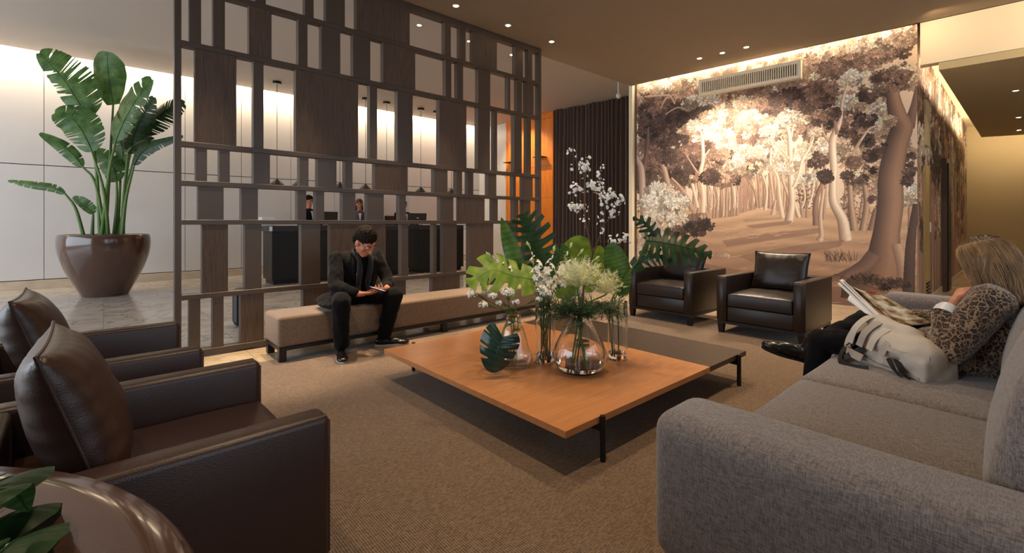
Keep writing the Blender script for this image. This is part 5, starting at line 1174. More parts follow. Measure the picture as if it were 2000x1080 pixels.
# ------------------------------------------------------------------ people
V = lambda *a: Vector(a)
def finger_chain(pr, root, d, n, lens, rad, curl):
    p = root; dd = d.normalized(); ax = dd.cross(n).normalized()
    for k, L in enumerate(lens):
        dd = Matrix.Rotation(curl*(0.7+0.25*k), 3, ax) @ dd; q = p+dd*L
        pr.append(('cap', p, q, rad*(1-0.08*k), rad*(0.92-0.08*k), 10)); p = q
def hand(pr, wrist, d, n, thumb, s=1.0, curl=0.4, wr=0.024):
    """d = towards the fingers, n = out of the palm, thumb = +1/-1 side along d x n"""
    d = d.normalized(); n = (n-d*n.dot(d)).normalized(); sd = d.cross(n).normalized()*thumb
    lens = [(.040, .024, .019), (.044, .028, .021), (.041, .026, .020), (.032, .019, .017)]
    for k in range(4):
        off = (0.030-0.0195*k)*s; kn = wrist+d*(0.088-0.004*abs(k-1))*s+sd*off
        pr.append(('cap', wrist+sd*off*0.55+d*0.01, kn, 0.0145*s, 0.0105*s, 10))
        finger_chain(pr, kn, d+sd*(0.03-0.03*k), n, [x*s for x in lens[k]], 0.0085*s, curl+0.05*k)
    tb = wrist+d*0.022*s+sd*0.022*s+n*0.008*s; t1 = tb+(d*0.6+sd*0.75+n*0.35).normalized()*0.040*s; t2 = t1+(d*0.9+sd*0.25+n*0.4).normalized()*0.030*s
    pr.append(('cap', tb, t1, 0.014*s, 0.0105*s, 10)); pr.append(('cap', t1, t2, 0.0105*s, 0.009*s, 10)); pr.append(('cap', t2, t2+(d+n*0.5).normalized()*0.022*s, 0.009*s, 0.0075*s, 10))
    pr.append(('cap', wrist-d*0.03, wrist+d*0.02, wr*s, wr*0.95*s, 12))
def head(pr, c, f, up, s=1.0):
    """c = head centre, f = facing, up = crown; returns placing function"""
    f = f.normalized(); up = (up-f*up.dot(f)).normalized(); r = f.cross(up).normalized(); B = basis(r, f, up)
    P = lambda x, y, z: c+(r*x+f*y+up*z)*s
    pr.append(('ell', P(0, -0.012, 0.035), (0.076*s, 0.094*s, 0.088*s), B)); pr.append(('ell', P(0, 0.018, -0.03), (0.064*s, 0.070*s, 0.080*s), B))
    pr.append(('ell', P(0, 0.048, -0.088), (0.034*s, 0.032*s, 0.026*s), B)); pr.append(('cap', P(-0.045, 0.0, -0.06), P(-0.015, 0.058, -0.098), 0.022*s, 0.018*s, 10)); pr.append(('cap', P(0.045, 0.0, -0.06), P(0.015, 0.058, -0.098), 0.022*s, 0.018*s, 10))
    pr.append(('cap', P(0, 0.080, 0.012), P(0, 0.104, -0.030), 0.009*s, 0.0135*s, 10)); pr.append(('cap', P(-0.012, 0.088, -0.034), P(0.012, 0.088, -0.034), 0.009*s, 0.009*s, 8))
    pr.append(('cap', P(-0.042, 0.068, 0.024), P(-0.012, 0.082, 0.022), 0.010*s, 0.010*s, 8)); pr.append(('cap', P(0.042, 0.068, 0.024), P(0.012, 0.082, 0.022), 0.010*s, 0.010*s, 8))
    pr.append(('cap', P(-0.02, 0.078, -0.060), P(0.02, 0.078, -0.060), 0.0075*s, 0.0075*s, 8)); pr.append(('cap', P(-0.017, 0.077, -0.070), P(0.017, 0.077, -0.070), 0.0085*s, 0.0085*s, 8))
    for sx in (-1, 1):
        pr.append(('ell', P(sx*0.045, 0.055, -0.02), (0.024*s, 0.020*s, 0.024*s), B)); pr.append(('ell', P(sx*0.078, -0.008, -0.005), (0.009*s, 0.019*s, 0.031*s), B)); pr.append(('ell', P(sx*0.074, 0.004, -0.012), (0.011*s, 0.010*s, 0.020*s), B))
    return P, B, r, f, up
M_eye = mat('eye_white', srgb(225, 220, 212), 0.2); M_iris = mat('iris', srgb(40, 26, 18), 0.2)
def face_bits(root, P, B, s=1.0, brow=M_hairdark):
    loc = root.location
    for sx in (-1, 1):
        m = MB(); m.sphere((0, 0, 0), (0.0125*s, 0.0115*s, 0.0075*s), 10, 8, Matrix.Translation(P(sx*0.030, 0.0745, 0.006)-loc) @ B.to_4x4()); e = m.build('eye', M_eye, root, True)
        m = MB(); m.sphere((0, 0, 0), (0.005*s, 0.004*s, 0.005*s), 8, 6, Matrix.Translation(P(sx*0.030, 0.0845, 0.005)-loc) @ B.to_4x4()); m.build('iris', M_iris, e, True)
        m = MB(); m.tube([P(sx*x, y, z)-loc for x, y, z in ((0.014, 0.0925, 0.027), (0.03, 0.088, 0.033), (0.047, 0.074, 0.028))], [0.003, 0.004, 0.002], 6); m.build('eyebrow', brow, root, True)
def shoe(root, heel, toe, up, name='shoe', boot=False, h=0.06, w=0.042, solem=None):
    heel = Vector(heel); toe = Vector(toe); d = (toe-heel).normalized(); up = (up-d*up.dot(d)).normalized(); r = d.cross(up); B = basis(r, d, up); L = (toe-heel).length
    p = [('ell', heel+d*L*0.22+up*h*0.62, (w*0.85, L*0.26, h*0.62), B), ('ell', heel+d*L*0.5+up*h*0.5, (w*0.9, L*0.34, h*0.5), B), ('ell', heel+d*L*0.76+up*h*0.38, (w, L*0.26, h*0.38), B)]
    if boot: p.append(('cap', heel+d*L*0.2+up*h*0.8, heel+d*L*0.17+up*(h+0.07), w*0.95, w*1.02, 14))
    lo = root.location; p = [(q[0], q[1]-lo)+tuple((x-lo) if isinstance(x, Vector) else x for x in q[2:]) for q in p]
    o = organic(name, p, M_shoe, root, 0.005, 3)
    m = MB(); n = 20; vs = []
    for z in (0, 1):
        for k in range(n):
            a = 2*math.pi*k/n; yy = 0.5+0.5*math.sin(a); xx = math.cos(a)*(w*1.04)*(1.0 if yy > 0.45 else 0.84)*(0.86 if 0.3 < yy < 0.55 else 1)
            vs.append(heel-lo+d*(yy*L*1.03-0.01)+r*xx+up*(0.0 if z == 0 else 0.018))
    m.add(vs, [tuple(range(n-1, -1, -1)), tuple(range(n, 2*n))]+[(k, (k+1) % n, n+(k+1) % n, n+k) for k in range(n)]); m.build('sole', solem or M_sole, o, True)
    return o
def shift(prims, lo):
    return [(q[0],)+tuple((x-lo) if isinstance(x, Vector) else x for x in q[1:]) for q in prims]
def folds(scale, amp, seed=0, axis=(1, 1, 0.45)):
    return lambda co, n: amp*(noise.noise(Vector((co.x*scale*axis[0]+seed, co.y*scale*axis[1], co.z*scale*axis[2])))+0.5*noise.noise(Vector((co.x*scale*2.3+seed, co.y*scale*2.3, co.z*scale*1.2))))
# ---- the man on the bench (faces -Y, head bent over a phone)
O = V(1.84, 4.35, 0.40); man = empty('person', tuple(O), 0, 'seated man in a dark coat bent over a phone on the bench', 'person')
hipL, hipR = V(1.73, 4.46, .49), V(1.95, 4.46, .49); kL, kR = V(1.545, 3.985, .50), V(2.06, 4.01, .50); aL, aR = V(1.575, 4.06, .10), V(2.02, 4.14, .10)
shL, shR = V(1.645, 4.35, .865), V(2.035, 4.33, .865); eL, eR = V(1.575, 4.20, .62), V(2.085, 4.19, .62); wL, wR = V(1.735, 4.005, .555), V(1.995, 4.04, .575)
hc = V(1.825, 4.13, 1.015); f_ = V(0.28, -0.68, -0.64); up_ = V(0.12, -0.62, 0.75)
pr = []; P, B, r_, ff, uu = head(pr, hc, f_, up_, 1.1)
pr += [('cap', V(1.84, 4.30, .88), hc+V(0, .03, -.04), .055, .055, 14), ('cap', V(1.84, 4.44, .52), V(1.84, 4.34, .80), .12, .13, 16), ('cap', shL, shR, .055, .055, 12),
       ('cap', shL, eL, .045, .035, 12), ('cap', eL, wL, .034, .024, 12), ('cap', shR, eR, .045, .035, 12), ('cap', eR, wR, .034, .024, 12),
       ('cap', hipL, kL, .07, .045, 12), ('cap', kL, aL, .045, .032, 12), ('cap', hipR, kR, .07, .045, 12), ('cap', kR, aR, .045, .032, 12), ('cap', hipL, hipR, .09, .09, 12)]
hand(pr, wL, V(0.75, -0.45, 0.05), V(0.15, 0.25, 0.95), -1, 1.0, -0.0+0.35)
hand(pr, wR, V(-0.62, -0.45, 0.0), V(-0.1, 0.3, 0.95), 1, 1.0, 0.45)
organic('body', shift(pr, O), M_skin2, man, 0.0045, 2)
face_bits(man, P, B, 1.1)
hr = [('ell', P(0, -0.022, 0.054), (0.093, 0.110, 0.096), B), ('ell', P(0, -0.06, 0.0), (0.084, 0.062, 0.082), B)]
organic('hair', shift(hr, O), M_hairdark, man, 0.005, 2, folds(70, 0.006))
g = MB()
for sx in (-1, 1): g.tube([P(sx*0.03+0.021*math.cos(a), 0.093-0.006*abs(math.cos(a)), 0.004+0.016*math.sin(a))-O for a in [k*math.pi/8 for k in range(17)]], 0.0012, 5, False); g.tube([P(sx*0.052, 0.086, 0.008)-O, P(sx*0.078, -0.005, 0.012)-O], 0.0013, 5)
g.build('glasses', M_steel, man, True)
tr_ = [('cap', hipL+V(0, .02, 0), kL, .10, .082, 16), ('cap', kL+V(0, 0, -.005), V(1.572, 4.055, .13), .080, .066, 16), ('cap', hipR+V(0, .02, 0), kR, .10, .082, 16), ('cap', kR+V(0, 0, -.005), V(2.02, 4.135, .13), .080, .066, 16), ('cap', hipL, hipR, .10, .10, 16)]
organic('trousers', shift(tr_, O), M_trouser, man, 0.007, 6, folds(16, 0.010, 2))
ct = [('cap', V(1.80, 4.46, .52), V(1.79, 4.36, .74), .145, .15, 18), ('cap', V(1.90, 4.46, .52), V(1.90, 4.35, .74), .14, .15, 18), ('cap', V(1.76, 4.34, .80), V(1.93, 4.33, .80), .115, .115, 18), ('cap', V(1.69, 4.345, .845), V(1.99, 4.335, .845), .078, .078, 16), ('cap', shL, eL, .068, .058, 16), ('cap', eL, wL+V(-.04, .04, .01), .060, .044, 16), ('cap', shR, eR, .068, .056, 16), ('cap', eR, wR+V(.035, .05, .01), .058, .042, 16),
      ('cap', V(1.80, 4.30, .88), V(1.81, 4.25, .93), .06, .05, 14), ('cap', V(1.89, 4.30, .88), V(1.88, 4.25, .93), .06, .05, 14), ('ell', V(1.60, 4.36, .47), (.13, .16, .06)), ('ell', V(1.55, 4.27, .455), (.10, .15, .04)), ('ell', V(2.03, 4.42, .48), (.09, .14, .06)), ('ell', V(1.84, 4.52, .47), (.24, .12, .07))]
sh_ = [('cap', V(1.84, 4.43, .52), V(1.84, 4.30, .78), .14, .13, 18), ('cap', V(1.84, 4.29, .86), V(1.84, 4.235, .925), .078, .064, 16)]
organic('shirt', shift(sh_, O), M_trouser, man, 0.007, 3)
organic('coat', shift(ct, O), M_coat, man, 0.007, 5, folds(13, 0.014, 5))
sc_ = MB()
for (sx, x) in ((-1, 1.785), (1, 1.885)):
    pts = bez([V(1.84+sx*0.075, 4.27, .925), V(1.84+sx*0.06, 4.175, .87), V(x, 4.155, .76), V(x-0.005*sx, 4.20, .62), V(x, 4.18, .56)], 18)
    sc_.tube([p-O for p in pts], [0.022]*8+[0.026]*6+[0.02]*5, 8)
sc_.build('scarf', mat('black_scarf', srgb(15, 14, 16), 0.85, sheen=0.2, bump=0.3, bscale=90), man, True)
for sx, pts in ((-1, [(1.775, 4.235, .90), (1.745, 4.205, .80), (1.755, 4.215, .66)]), (1, [(1.905, 4.235, .90), (1.935, 4.20, .80), (1.915, 4.205, .66)])):
    C = bez(pts, 14); m = MB(); vs = []
    for k, p in enumerate(C): 
        w_ = 0.034*(1-k/17); q = p-O; vs += [q+V(-w_*0.5, 0.004, 0), q+V(w_*0.5, -0.008, 0.0), q+V(w_*0.5, 0.004, 0), q+V(-w_*0.5, 0.014, 0)]
    fs = []
    for k in range(14):
        for j in range(4): a = k*4+j; b = k*4+(j+1) % 4; fs.append((a, b, b+4, a+4))
    m.add(vs, fs).build('lapel', M_coat, man, True)
M_solem = mat('light_rubber_sole', srgb(176, 172, 164), 0.7)
shoe(man, (1.59, 4.14, .012), (1.505, 3.83, .012), V(0, 0, 1), h=.075, w=.05, solem=M_solem); shoe(man, (1.955, 4.18, .012), (2.235, 4.05, .012), V(0, 0, 1), h=.075, w=.05, solem=M_solem)
ph = empty('phone', (1.862, 3.945, .592), 0, 'black smartphone held in the hands of the seated man', 'phone')
MB().box(-0.036, 0.036, -0.07, 0.07, -0.004, 0.004).build('phone_body', M_black, ph, bevel=0.003); MB().box(-0.033, 0.033, -0.065, 0.065, 0.004, 0.0046).build('display', M_glow, ph)
ph.rotation_euler = (0.35, 0.0, 1.35)
# ---- the woman on the sofa (faces +Y, seen from her left and behind)
W0 = V(3.30, 0.22, 0.42); wo = empty('person', tuple(W0), 0, 'blonde woman in a leopard print coat reading on the sofa', 'person')
hL, hR = V(3.22, .27, .52), V(3.42, .27, .52); kL, kR = V(3.20, .84, .50), V(3.60, .70, .585); aL = V(3.19, .90, .12); aR = V(3.26, .875, .47)
sL, sR = V(3.13, .135, .83), V(3.49, .12, .83); eL, eR = V(3.045, .27, .60), V(3.60, .30, .64); wL, wR = V(3.16, .25, .825), V(3.56, .50, .64); cfp = V(3.085, .285, .735)
hc = V(3.32, .165, 0.985); pr = []; P, B, r_, ff, uu = head(pr, hc, V(0.55, 0.80, -0.40), V(0.12, 0.35, 0.92), 0.94)
pr += [('cap', V(3.30, .13, .83), hc+V(0, -.01, -.05), .046, .046, 14), ('cap', V(3.31, .20, .52), V(3.30, .13, .78), .11, .105, 16), ('cap', sL, sR, .05, .05, 12), ('cap', sL, eL, .04, .032, 12), ('cap', eL, cfp, .031, .029, 12), ('cap', cfp, wL, .029, .022, 12), ('cap', sR, eR, .04, .032, 12), ('cap', eR, wR, .031, .022, 12),
       ('cap', hL, kL, .075, .048, 12), ('cap', kL, aL, .046, .032, 12), ('cap', hR, kR, .075, .048, 12), ('cap', kR, aR, .046, .032, 12), ('cap', hL, hR, .10, .10, 12)]
hand(pr, wL, V(0.72, -0.25, 0.5), V(0.5, -0.5, -0.5), 1, 0.92, 0.6, 0.022)
hand(pr, wR, V(-0.25, 0.9, -0.1), V(-0.7, 0, 0.3), -1, 0.92, 0.45, 0.022)
organic('body', shift(pr, W0), M_skin, wo, 0.0055, 2); face_bits(wo, P, B, 0.94)
M_leop = mat('leopard_cloth', srgb(176, 146, 112), 0.85, sheen=0.4)
def leopard(m):
    N, L, b = nodes(m); tc = [n for n in N if n.type == 'TEX_COORD'][0]; nz = N.new('ShaderNodeTexNoise'); nz.inputs['Scale'].default_value = 26
    L.new(tc.outputs['Object'], nz.inputs['Vector']); vm = N.new('ShaderNodeVectorMath'); vm.operation = 'MULTIPLY_ADD'; vm.inputs[1].default_value = (0.06, 0.06, 0.06); L.new(nz.outputs['Color'], vm.inputs[0]); L.new(tc.outputs['Object'], vm.inputs[2])
    v = N.new('ShaderNodeTexVoronoi'); v.feature = 'DISTANCE_TO_EDGE'; v.inputs['Scale'].default_value = 40; L.new(vm.outputs[0], v.inputs['Vector'])
    rp = N.new('ShaderNodeValToRGB'); e = rp.color_ramp.elements; e[0].position = 0.05; e[0].color = srgb(150, 122, 92); e[1].position = 0.12; e[1].color = srgb(36, 24, 20); x = e.new(0.30); x.color = srgb(58, 38, 30); y = e.new(0.46); y.color = srgb(120, 84, 58)
    L.new(v.outputs['Distance'], rp.inputs[0]); L.new(rp.outputs[0], b.inputs['Base Color'])
leopard(M_leop)
ct = [('cap', V(3.31, .20, .54), V(3.30, .15, .72), .165, .155, 18), ('ell', V(3.26, .27, .50), (.17, .17, .09)), ('cap', V(3.20, .14, .80), V(3.42, .13, .80), .10, .10, 16), ('cap', sL, eL, .084, .080, 16), ('cap', eL, cfp, .074, .056, 16), ('cap', sR, eR, .08, .07, 16), ('cap', eR, wR+V(0, -.06, 0), .068, .056, 16), ('ell', V(3.14, .31, .56), (.12, .13, .11)), ('cap', V(3.30, .13, .83), V(3.31, .14, .87), .082, .072, 14)]
organic('coat', shift(ct, W0), M_leop, wo, 0.007, 5, folds(9, 0.014, 8))
cu_ = MB(); C0 = cfp+V(.012, -.003, .035); d_ = (wL-cfp).normalized(); cu_.tube([C0-W0-d_*0.03, C0-W0, C0-W0+d_*0.022], [.050, .047, .036], 18, False); cu_.build('shirt_cuff', M_wht, wo, True)
tr_ = [('cap', hL, kL, .095, .068, 16), ('cap', kL, V(3.19, .895, .16), .066, .05, 16), ('cap', hR, kR, .095, .066, 16), ('cap', kR, aR, .064, .05, 16), ('cap', hL, hR, .105, .105, 14)]
organic('trousers', shift(tr_, W0), M_trouser, wo, 0.007, 5, folds(14, 0.008, 4))
shoe(wo, (3.25, .885, .335), (3.13, 1.15, .405), V(-0.12, -0.35, 1), 'boot', True, 0.085, 0.045, M_blackwood); shoe(wo, (3.19, .86, .012), (3.16, 1.10, .012), V(0, 0, 1), 'boot', True, 0.085, 0.045, M_blackwood)
# hair: a shaped mass plus long separate strands
M_blond = mat('blonde_hair', srgb(128, 96, 64), 0.42, noise_amt=0.35, nscale=38, stretch=(1, 1, 0.12)); M_blond2 = mat('blonde_strands', srgb(168, 132, 92), 0.4, noise_amt=0.4, nscale=30, stretch=(1, 1, 0.2)); 
for m__, zt in ((M_blond, .60), (M_blond2, .64)):        # darker grown-out roots: the hair itself is darker near the crown
    N__, L__, b__ = nodes(m__); tc__ = [n for n in N__ if n.type == 'TEX_COORD'][0]; sp__ = N__.new('ShaderNodeSeparateXYZ'); L__.new(tc__.outputs['Object'], sp__.inputs[0])
    mr__ = N__.new('ShaderNodeMapRange'); mr__.inputs[1].default_value = zt; mr__.inputs[2].default_value = zt+0.11; L__.new(sp__.outputs[2], mr__.inputs[0])
    mx__ = N__.new('ShaderNodeMix'); mx__.data_type = 'RGBA'; mx__.inputs[7].default_value = srgb(66, 48, 34); L__.new(mr__.outputs[0], mx__.inputs[0])
    old = b__.inputs['Base Color'].links[0].from_socket; L__.new(old, mx__.inputs[6]); L__.new(mx__.outputs[2], b__.inputs['Base Color'])
M_root = mat('dark_blonde_roots', srgb(84, 62, 44), 0.45, noise_amt=0.25, nscale=40)
hr = [('ell', P(0, -0.022, 0.045), (.094, .114, .102), B), ('cap', P(-0.05, -0.02, 0.01), P(-0.072, 0.0, -0.17), .052, .032, 14), ('cap', P(0.055, -0.02, 0.01), P(0.08, -0.01, -0.17), .05, .03, 14), ('cap', P(0, -0.055, 0.01), P(0, -0.085, -0.20), .075, .05, 14), ('cap', P(-0.05, -0.055, 0.01), P(-0.06, -0.07, -0.20), .062, .042, 14)]
organic('hair', shift(hr, W0), M_blond, wo, 0.006, 3, lambda co, n: 0.004*math.sin(math.atan2(co.y, co.x-0.03)*46+noise.noise(co*20)*3))
hs = MB(); rr = random.Random(5); top = P(0, -0.01, 0.135)
for k in range(1500):
    a = rr.uniform(0, 2*math.pi); fr = P(0, 0, 0)
    dx = math.cos(a); dy = math.sin(a)
    if dy > 0.55: continue
    s1 = P(dx*0.03, dy*0.03-0.01, 0.142); s2 = P(dx*0.095, dy*0.110-0.022, 0.10); s3 = P(dx*0.108, dy*0.124-0.03, 0.01); s4 = P(dx*(0.106+rr.uniform(-.012, .025)), dy*0.12-0.03, -0.11); s5 = s4+V(rr.uniform(-.02, .015), rr.uniform(-.02, .02), -rr.uniform(0.05, 0.12))
    C = bez([s1, s2, s3, s4, s5], 9); j = V(rr.gauss(0, .003), rr.gauss(0, .003), 0); w_ = rr.uniform(.0009, .0020); t = (C[5]-C[4]).normalized(); out = (C[4]-hc).normalized(); sd = t.cross(out).normalized()
    vs = []
    for i, p in enumerate(C): ww = w_*(1-i/10.5); q = p+j*(i/4)-W0; vs += [q-sd*ww, q+sd*ww, q+out*ww]
    fs = []
    for i in range(9):
        for m_ in range(3): a_ = i*3+m_; b_ = i*3+(m_+1) % 3; fs.append((a_, b_, b_+3, a_+3))
    hs.add(vs, fs)
o = hs.build('hair_strands', M_blond2, wo, False); o.data.shade_smooth(); o['kind'] = 'stuff'
# magazine: two fanned leaves and a cover
mg = empty('magazine', (3.35, .62, .72), 0, 'open magazine with colour pictures held by the woman', 'magazine'); mo = mg.location.copy()
def pagemat(name, seed, c1, c2, c3):
    m = mat(name, c1, 0.35, coat=0.2); N, L, b = nodes(m); tc = [n for n in N if n.type == 'TEX_COORD'][0]; nz = N.new('ShaderNodeTexNoise'); nz.noise_dimensions = '4D'; nz.inputs['W'].default_value = seed; nz.inputs['Scale'].default_value = 3.2; nz.inputs['Detail'].default_value = 5
    mp = N.new('ShaderNodeMapping'); mp.inputs['Scale'].default_value = (1, 2.4, 1); L.new(tc.outputs['UV'], mp.inputs[0]); L.new(mp.outputs[0], nz.inputs['Vector'])
    rp = N.new('ShaderNodeValToRGB'); e = rp.color_ramp.elements; e[0].position = 0.40; e[0].color = c3; e[1].position = 0.62; e[1].color = c1; x = e.new(0.47); x.color = c2; L.new(nz.outputs['Fac'], rp.inputs[0]); L.new(rp.outputs[0], b.inputs['Base Color']); return m
def page(name, a, b, c, d, m, sag=0.012, th=0.0012, parent=mg, n=10):
    vs = []; fs = []; uvs = []; nn = (b-a).cross(d-a).normalized()
    for s in (0, 1):
        for i in range(n+1):
            for j in range(n+1):
                u = i/n; v = j/n; p = a.lerp(b, u).lerp(d.lerp(c, u), v)+nn*(sag*math.sin(math.pi*u)*math.sin(math.pi*(0.2+0.6*v))+s*th)-mo; vs.append(p)
    N_ = (n+1)**2
    for i in range(n):
        for j in range(n):
            q = i*(n+1)+j; fs.append((q, q+1, q+n+2, q+n+1)); fs.append((N_+q, N_+q+n+1, N_+q+n+2, N_+q+1))
    for i in range(n):
        for (x, y) in ((i, i+1), (n*(n+1)+i+1, n*(n+1)+i), ((i+1)*(n+1), i*(n+1)), (i*(n+1)+n, (i+1)*(n+1)+n)): fs.append((y, x, N_+x, N_+y))
    me = bpy.data.meshes.new(name); me.from_pydata([tuple(p) for p in vs], [], fs); uv = me.uv_layers.new(name='UVMap')
    for lp_ in me.loops: k = lp_.vertex_index % N_; uv.data[lp_.index].uv = ((k//(n+1))/n, (k % (n+1))/n)
    return put(name, me, m, parent, True)
def RY(u, v, x_): # point on the sight line at world x
    k = (u-1000)/FPX; y = x_*(RT.x-k*FW.x)/(k*FW.y+(-RT.y)); Y = FW.x*x_+FW.y*y; return V(x_, y, EYE-(v-HOR)/FPX*Y)
pa = pagemat('page_print', 1.0, srgb(214, 222, 228), srgb(150, 128, 90), srgb(80, 62, 44)); pb = pagemat('page_print_brown', 4.0, srgb(172, 140, 112), srgb(108, 80, 58), srgb(50, 38, 30))
A_, B_, C_, D_ = RY(1690, 570, 3.52), RY(1713, 570, 3.62), RY(1822, 631, 3.5), RY(1745, 622, 3.3)
page('page', RY(1668, 560, 3.40), RY(1714, 571, 3.60), RY(1823, 631, 3.50), RY(1752, 634, 3.28), pa, 0.02)
page('page', RY(1647, 548, 3.34), RY(1672, 562, 3.44), RY(1762, 634, 3.30), RY(1722, 622, 3.24), pb, 0.01)
page('cover', RY(1640, 546, 3.33), RY(1646, 545, 3.36), RY(1726, 621, 3.24), RY(1716, 621, 3.22), M_paper, 0.004, 0.004)
page('cover', RY(1636, 553, 3.31), RY(1640, 551, 3.33), RY(1718, 624, 3.22), RY(1712, 624, 3.20), M_paper, 0.004, 0.003)
page('page', RY(1660, 575, 3.28), RY(1655, 586, 3.25), RY(1690, 612, 3.2), RY(1712, 622, 3.2), M_paper, 0.006)
m_ = page('header_strip', RY(1692, 569, 3.50), RY(1713, 569.5, 3.602), RY(1716, 573, 3.60), RY(1693, 572, 3.50), mat('red_print', srgb(190, 50, 45), 0.4), 0.0, 0.003, mg, 2)
# grey-white backpack on the seat
bo = V(3.06, .44, .43); bg = empty('backpack', tuple(bo), math.atan2(.33, .23), 'off-white backpack with curved front straps and black webbing lying on the sofa', 'backpack')
M_bag = mat('offwhite_canvas', srgb(196, 186, 174), 0.75, noise_amt=0.06, nscale=12, bump=0.12, bscale=200); M_bag2 = mat('greige_canvas', srgb(168, 158, 148), 0.8, noise_amt=0.06, nscale=12)
def bagshape(co, n): return 0.012*noise.noise(co*7)+0.005*noise.noise(co*19)
organic('bag_body', [('box', V(-.005, 0, .055), (.37, .19, .11)), ('ell', V(-.09, -.01, .11), (.11, .112, .10)), ('cap', V(-.10, -.02, .11), V(.13, -.01, .14), .10, .085, 18), ('cap', V(-.03, 0, .19), V(.16, 0, .225), .055, .04, 14), ('cap', V(-.03, .04, .19), V(.16, .03, .225), .04, .035, 14)], M_bag, bg, 0.006, 22, bagshape)
def ribbon(name, pts, w_, m, th=0.003, parent=bg, side=(0, 0, 0), n=20):
    C = bez(pts, n); mb = MB(); vs = []
    for i, p in enumerate(C):
        t = (C[min(i+1, n)]-C[max(i-1, 0)]).normalized(); sd = Vector(side) if Vector(side).length else t.cross(V(0, -1, 0.3)); sd = (sd-t*sd.dot(t)).normalized(); nn = t.cross(sd)
        vs += [p-sd*w_/2-nn*th/2, p+sd*w_/2-nn*th/2, p+sd*w_/2+nn*th/2, p-sd*w_/2+nn*th/2]
    fs = [(3, 2, 1, 0)]
    for i in range(n):
        for j in range(4): a = i*4+j; b = i*4+(j+1) % 4; fs.append((a, b, b+4, a+4))
    L_ = n*4; fs.append((L_, L_+1, L_+2, L_+3)); mb.add(vs, fs); return mb.build(name, m, parent, True)
for k, x in enumerate((.15, .09, .03, -.04)):
    ribbon('front_strap', [V(x, .02, .262-.018*k), V(x+.012, -.05, .25-.018*k), V(x+.03, -.105, .19-.012*k), V(x+.045, -.125, .11-.004*k)], .038, M_bag2 if k % 2 else M_bag, 0.004, side=(1, 0, 0.12))
ribbon('shoulder_strap', [V(.19, -.02, .21), V(.235, -.07, .15), V(.20, -.13, .07), V(.10, -.14, .05)], .04, M_bag2, 0.006)
M_web = mat('black_webbing', srgb(28, 27, 28), 0.6, bump=0.2, bscale=200)
ribbon('webbing', [V(.18, -.10, .12), V(.22, -.14, .06), V(.17, -.20, .015), V(.07, -.19, .012), V(.03, -.17, .02)], .03, M_web, 0.003)
ribbon('webbing', [V(.12, -.11, .10), V(.17, -.14, .05), V(.20, -.17, .02), V(.24, -.12, .02)], .035, M_web, 0.003)
ribbon('webbing', [V(-.07, -.115, .10), V(-.10, -.125, .06), V(-.14, -.12, .015)], .03, M_web, 0.004, side=(1, .1, .5)); ribbon('webbing', [V(-.03, -.12, .09), V(-.07, -.13, .05), V(-.11, -.125, .01)], .022, M_web, 0.004, side=(1, .1, .5))
ribbon('seam_band', [V(.17, -.095, .045), V(.0, -.115, .035), V(-.17, -.10, .03)], .012, M_bag2, 0.004, side=(0, 0, 1)); ribbon('pocket_flap', [V(-.02, -.118, .135), V(-.10, -.122, .135), V(-.19, -.07, .13)], .02, M_bag, 0.004, side=(0, 0, 1))
for (x, z) in ((-.045, .10), (-.075, .105)): MB().box(x-.018, x+.018, -.135, -.128, z-.004, z+.004).build('buckle', M_steel, bg, bevel=.001)
MB().box(.165, .205, -.15, -.14, .085, .093).build('buckle', M_steel, bg, bevel=.001)
for o_ in [bg]+list(bg.children):                         # the straps face the camera side
    if o_.type == 'MESH':
        for v_ in o_.data.vertices: v_.co.y = -v_.co.y
        o_.data.flip_normals()
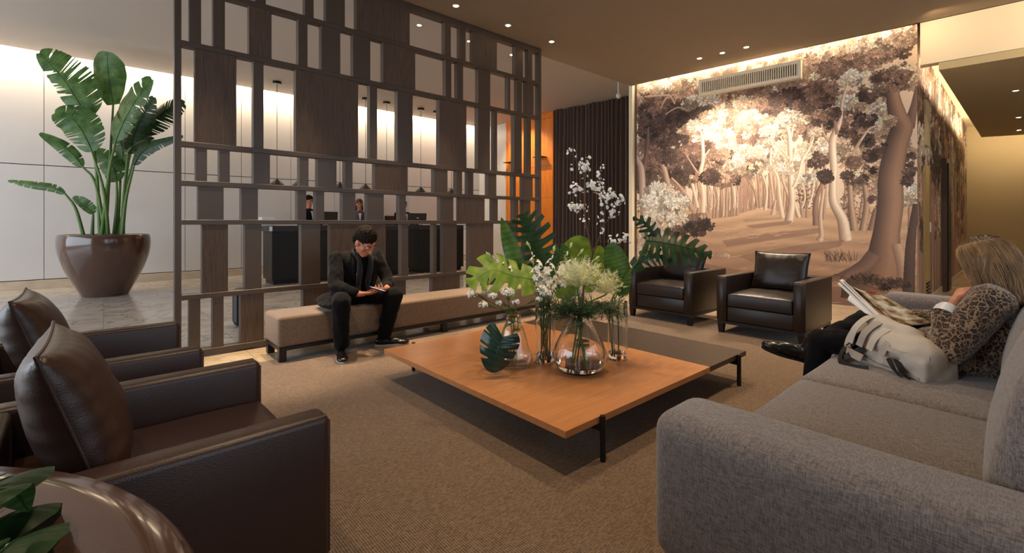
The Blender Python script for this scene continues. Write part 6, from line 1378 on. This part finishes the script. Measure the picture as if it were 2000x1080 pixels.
# ---- reception clerks
def clerk(x, y, zt, rz, label, hairm, coatm, female=False):
    O2 = V(x, y, 0); e = empty('person', (x, y, 0), rz, label, 'person'); s = zt/1.78; pr = []
    hc = V(0, 0, 1.655*s); Pc, Bc, *_ = head(pr, hc, V(0.1, -0.95, -0.25), V(0, -0.2, 1), 0.97)
    for sx in (-1, 1):
        sh = V(sx*.19, 0.03, 1.42*s); el = V(sx*.24, -.03, 1.14*s); wr = V(sx*.17, -.26, 1.16); hp = V(sx*.09, .03, .92*s); kn = V(sx*.10, 0, .50*s); an = V(sx*.10, .03, .09)
        pr += [('cap', sh, el, .045, .036, 12), ('cap', el, wr, .034, .025, 12), ('cap', hp, kn, .075, .05, 12), ('cap', kn, an, .048, .034, 12), ('cap', an, an+V(0, -.13, -.045), .035, .03, 12)]
        hand(pr, wr, V(-sx*.2, -1, 0), V(0, 0, -1), 1 if sx > 0 else -1, .95, .3)
    pr += [('cap', V(0, .02, 1.44*s), hc+V(0, .01, -.05), .052, .052, 12), ('cap', V(0, .03, .95*s), V(0, .02, 1.36*s), .12, .13, 16), ('cap', V(-.17, .03, 1.42*s), V(.17, .03, 1.42*s), .052, .052, 12)]
    organic('body', pr, M_skin2, e, .007, 2)
    sv = e.location.copy(); 
    class _L: location = V(0, 0, 0)
    for sx in (-1, 1):
        m = MB(); m.sphere((0, 0, 0), (.012, .011, .0075), 8, 6, Matrix.Translation(Pc(sx*.03, .0745, .006)) @ Bc.to_4x4()); ey = m.build('eye', M_iris, e, True)
        m = MB(); m.tube([Pc(sx*a, b, c) for a, b, c in ((.014, .0925, .027), (.03, .088, .033), (.047, .074, .028))], [.003, .004, .002], 6); m.build('eyebrow', hairm, e, True)
    hr = [('ell', Pc(0, -.022, .052), (.083, .098, .086), Bc), ('ell', Pc(0, -.055, -.01), (.076, .055, .075), Bc)]
    if female: hr += [('cap', Pc(-.06, -.03, 0), Pc(-.075, -.03, -.15), .04, .03, 12), ('cap', Pc(.06, -.03, 0), Pc(.075, -.03, -.15), .04, .03, 12)]
    organic('hair', hr, hairm, e, .007, 2, folds(50, .005))
    organic('jacket', [('cap', V(0, .03, .90*s), V(0, .02, 1.34*s), .15, .16, 16), ('cap', V(-.16, .03, 1.41*s), V(.16, .03, 1.41*s), .075, .075, 14)]+[q for sx in (-1, 1) for q in (('cap', V(sx*.19, .03, 1.41*s), V(sx*.24, -.03, 1.14*s), .065, .055, 12), ('cap', V(sx*.24, -.03, 1.14*s), V(sx*.18, -.22, 1.16), .052, .042, 12))], coatm, e, .009, 4, folds(12, .008))
    organic('trousers', [q for sx in (-1, 1) for q in (('cap', V(sx*.09, .03, .92*s), V(sx*.10, 0, .50*s), .10, .075, 12), ('cap', V(sx*.10, 0, .5*s), V(sx*.10, .03, .1), .072, .055, 12))]+[('cap', V(-.06, .03, .93*s), V(.06, .03, .93*s), .11, .11, 12)], M_trouser, e, .01, 4)
    MB().add([(-.035, -.125, 1.43*s), (.035, -.125, 1.43*s), (.004, -.152, 1.24*s), (-.004, -.152, 1.24*s), (-.035, -.11, 1.43*s), (.035, -.11, 1.43*s), (.004, -.13, 1.24*s), (-.004, -.13, 1.24*s)], [(3, 2, 1, 0), (4, 5, 6, 7), (0, 1, 5, 4), (1, 2, 6, 5), (2, 3, 7, 6), (3, 0, 4, 7)]).build('shirt_front', M_wht, e)
    return e
clerk(PX(604, 10.72), 10.72, 1.80, 0.25, 'dark-haired clerk in a black suit and white shirt behind the reception desk', M_hairdark, M_trouser)
clerk(PX(702, 10.8), 10.8, 1.76, -0.3, 'brown-haired clerk in grey behind the reception desk, above the seated man', mat('brown_hair', srgb(80, 54, 38), .5), mat('grey_jacket', srgb(80, 72, 72), .8), True)
clerk(PX(788, 10.72), 10.72, 1.76, 0.2, 'clerk mostly hidden by a panel, beside the monitor with the oval emblem', M_hairdark, M_trouser)
# keep colour management last-minute stable
for o in bpy.data.objects:
    if o.type == 'MESH' and o.parent is None and 'kind' not in o and 'label' not in o: print('UNLABELLED', o.name)
print('SCRIPT SECONDS', round(time.time()-T0, 1))
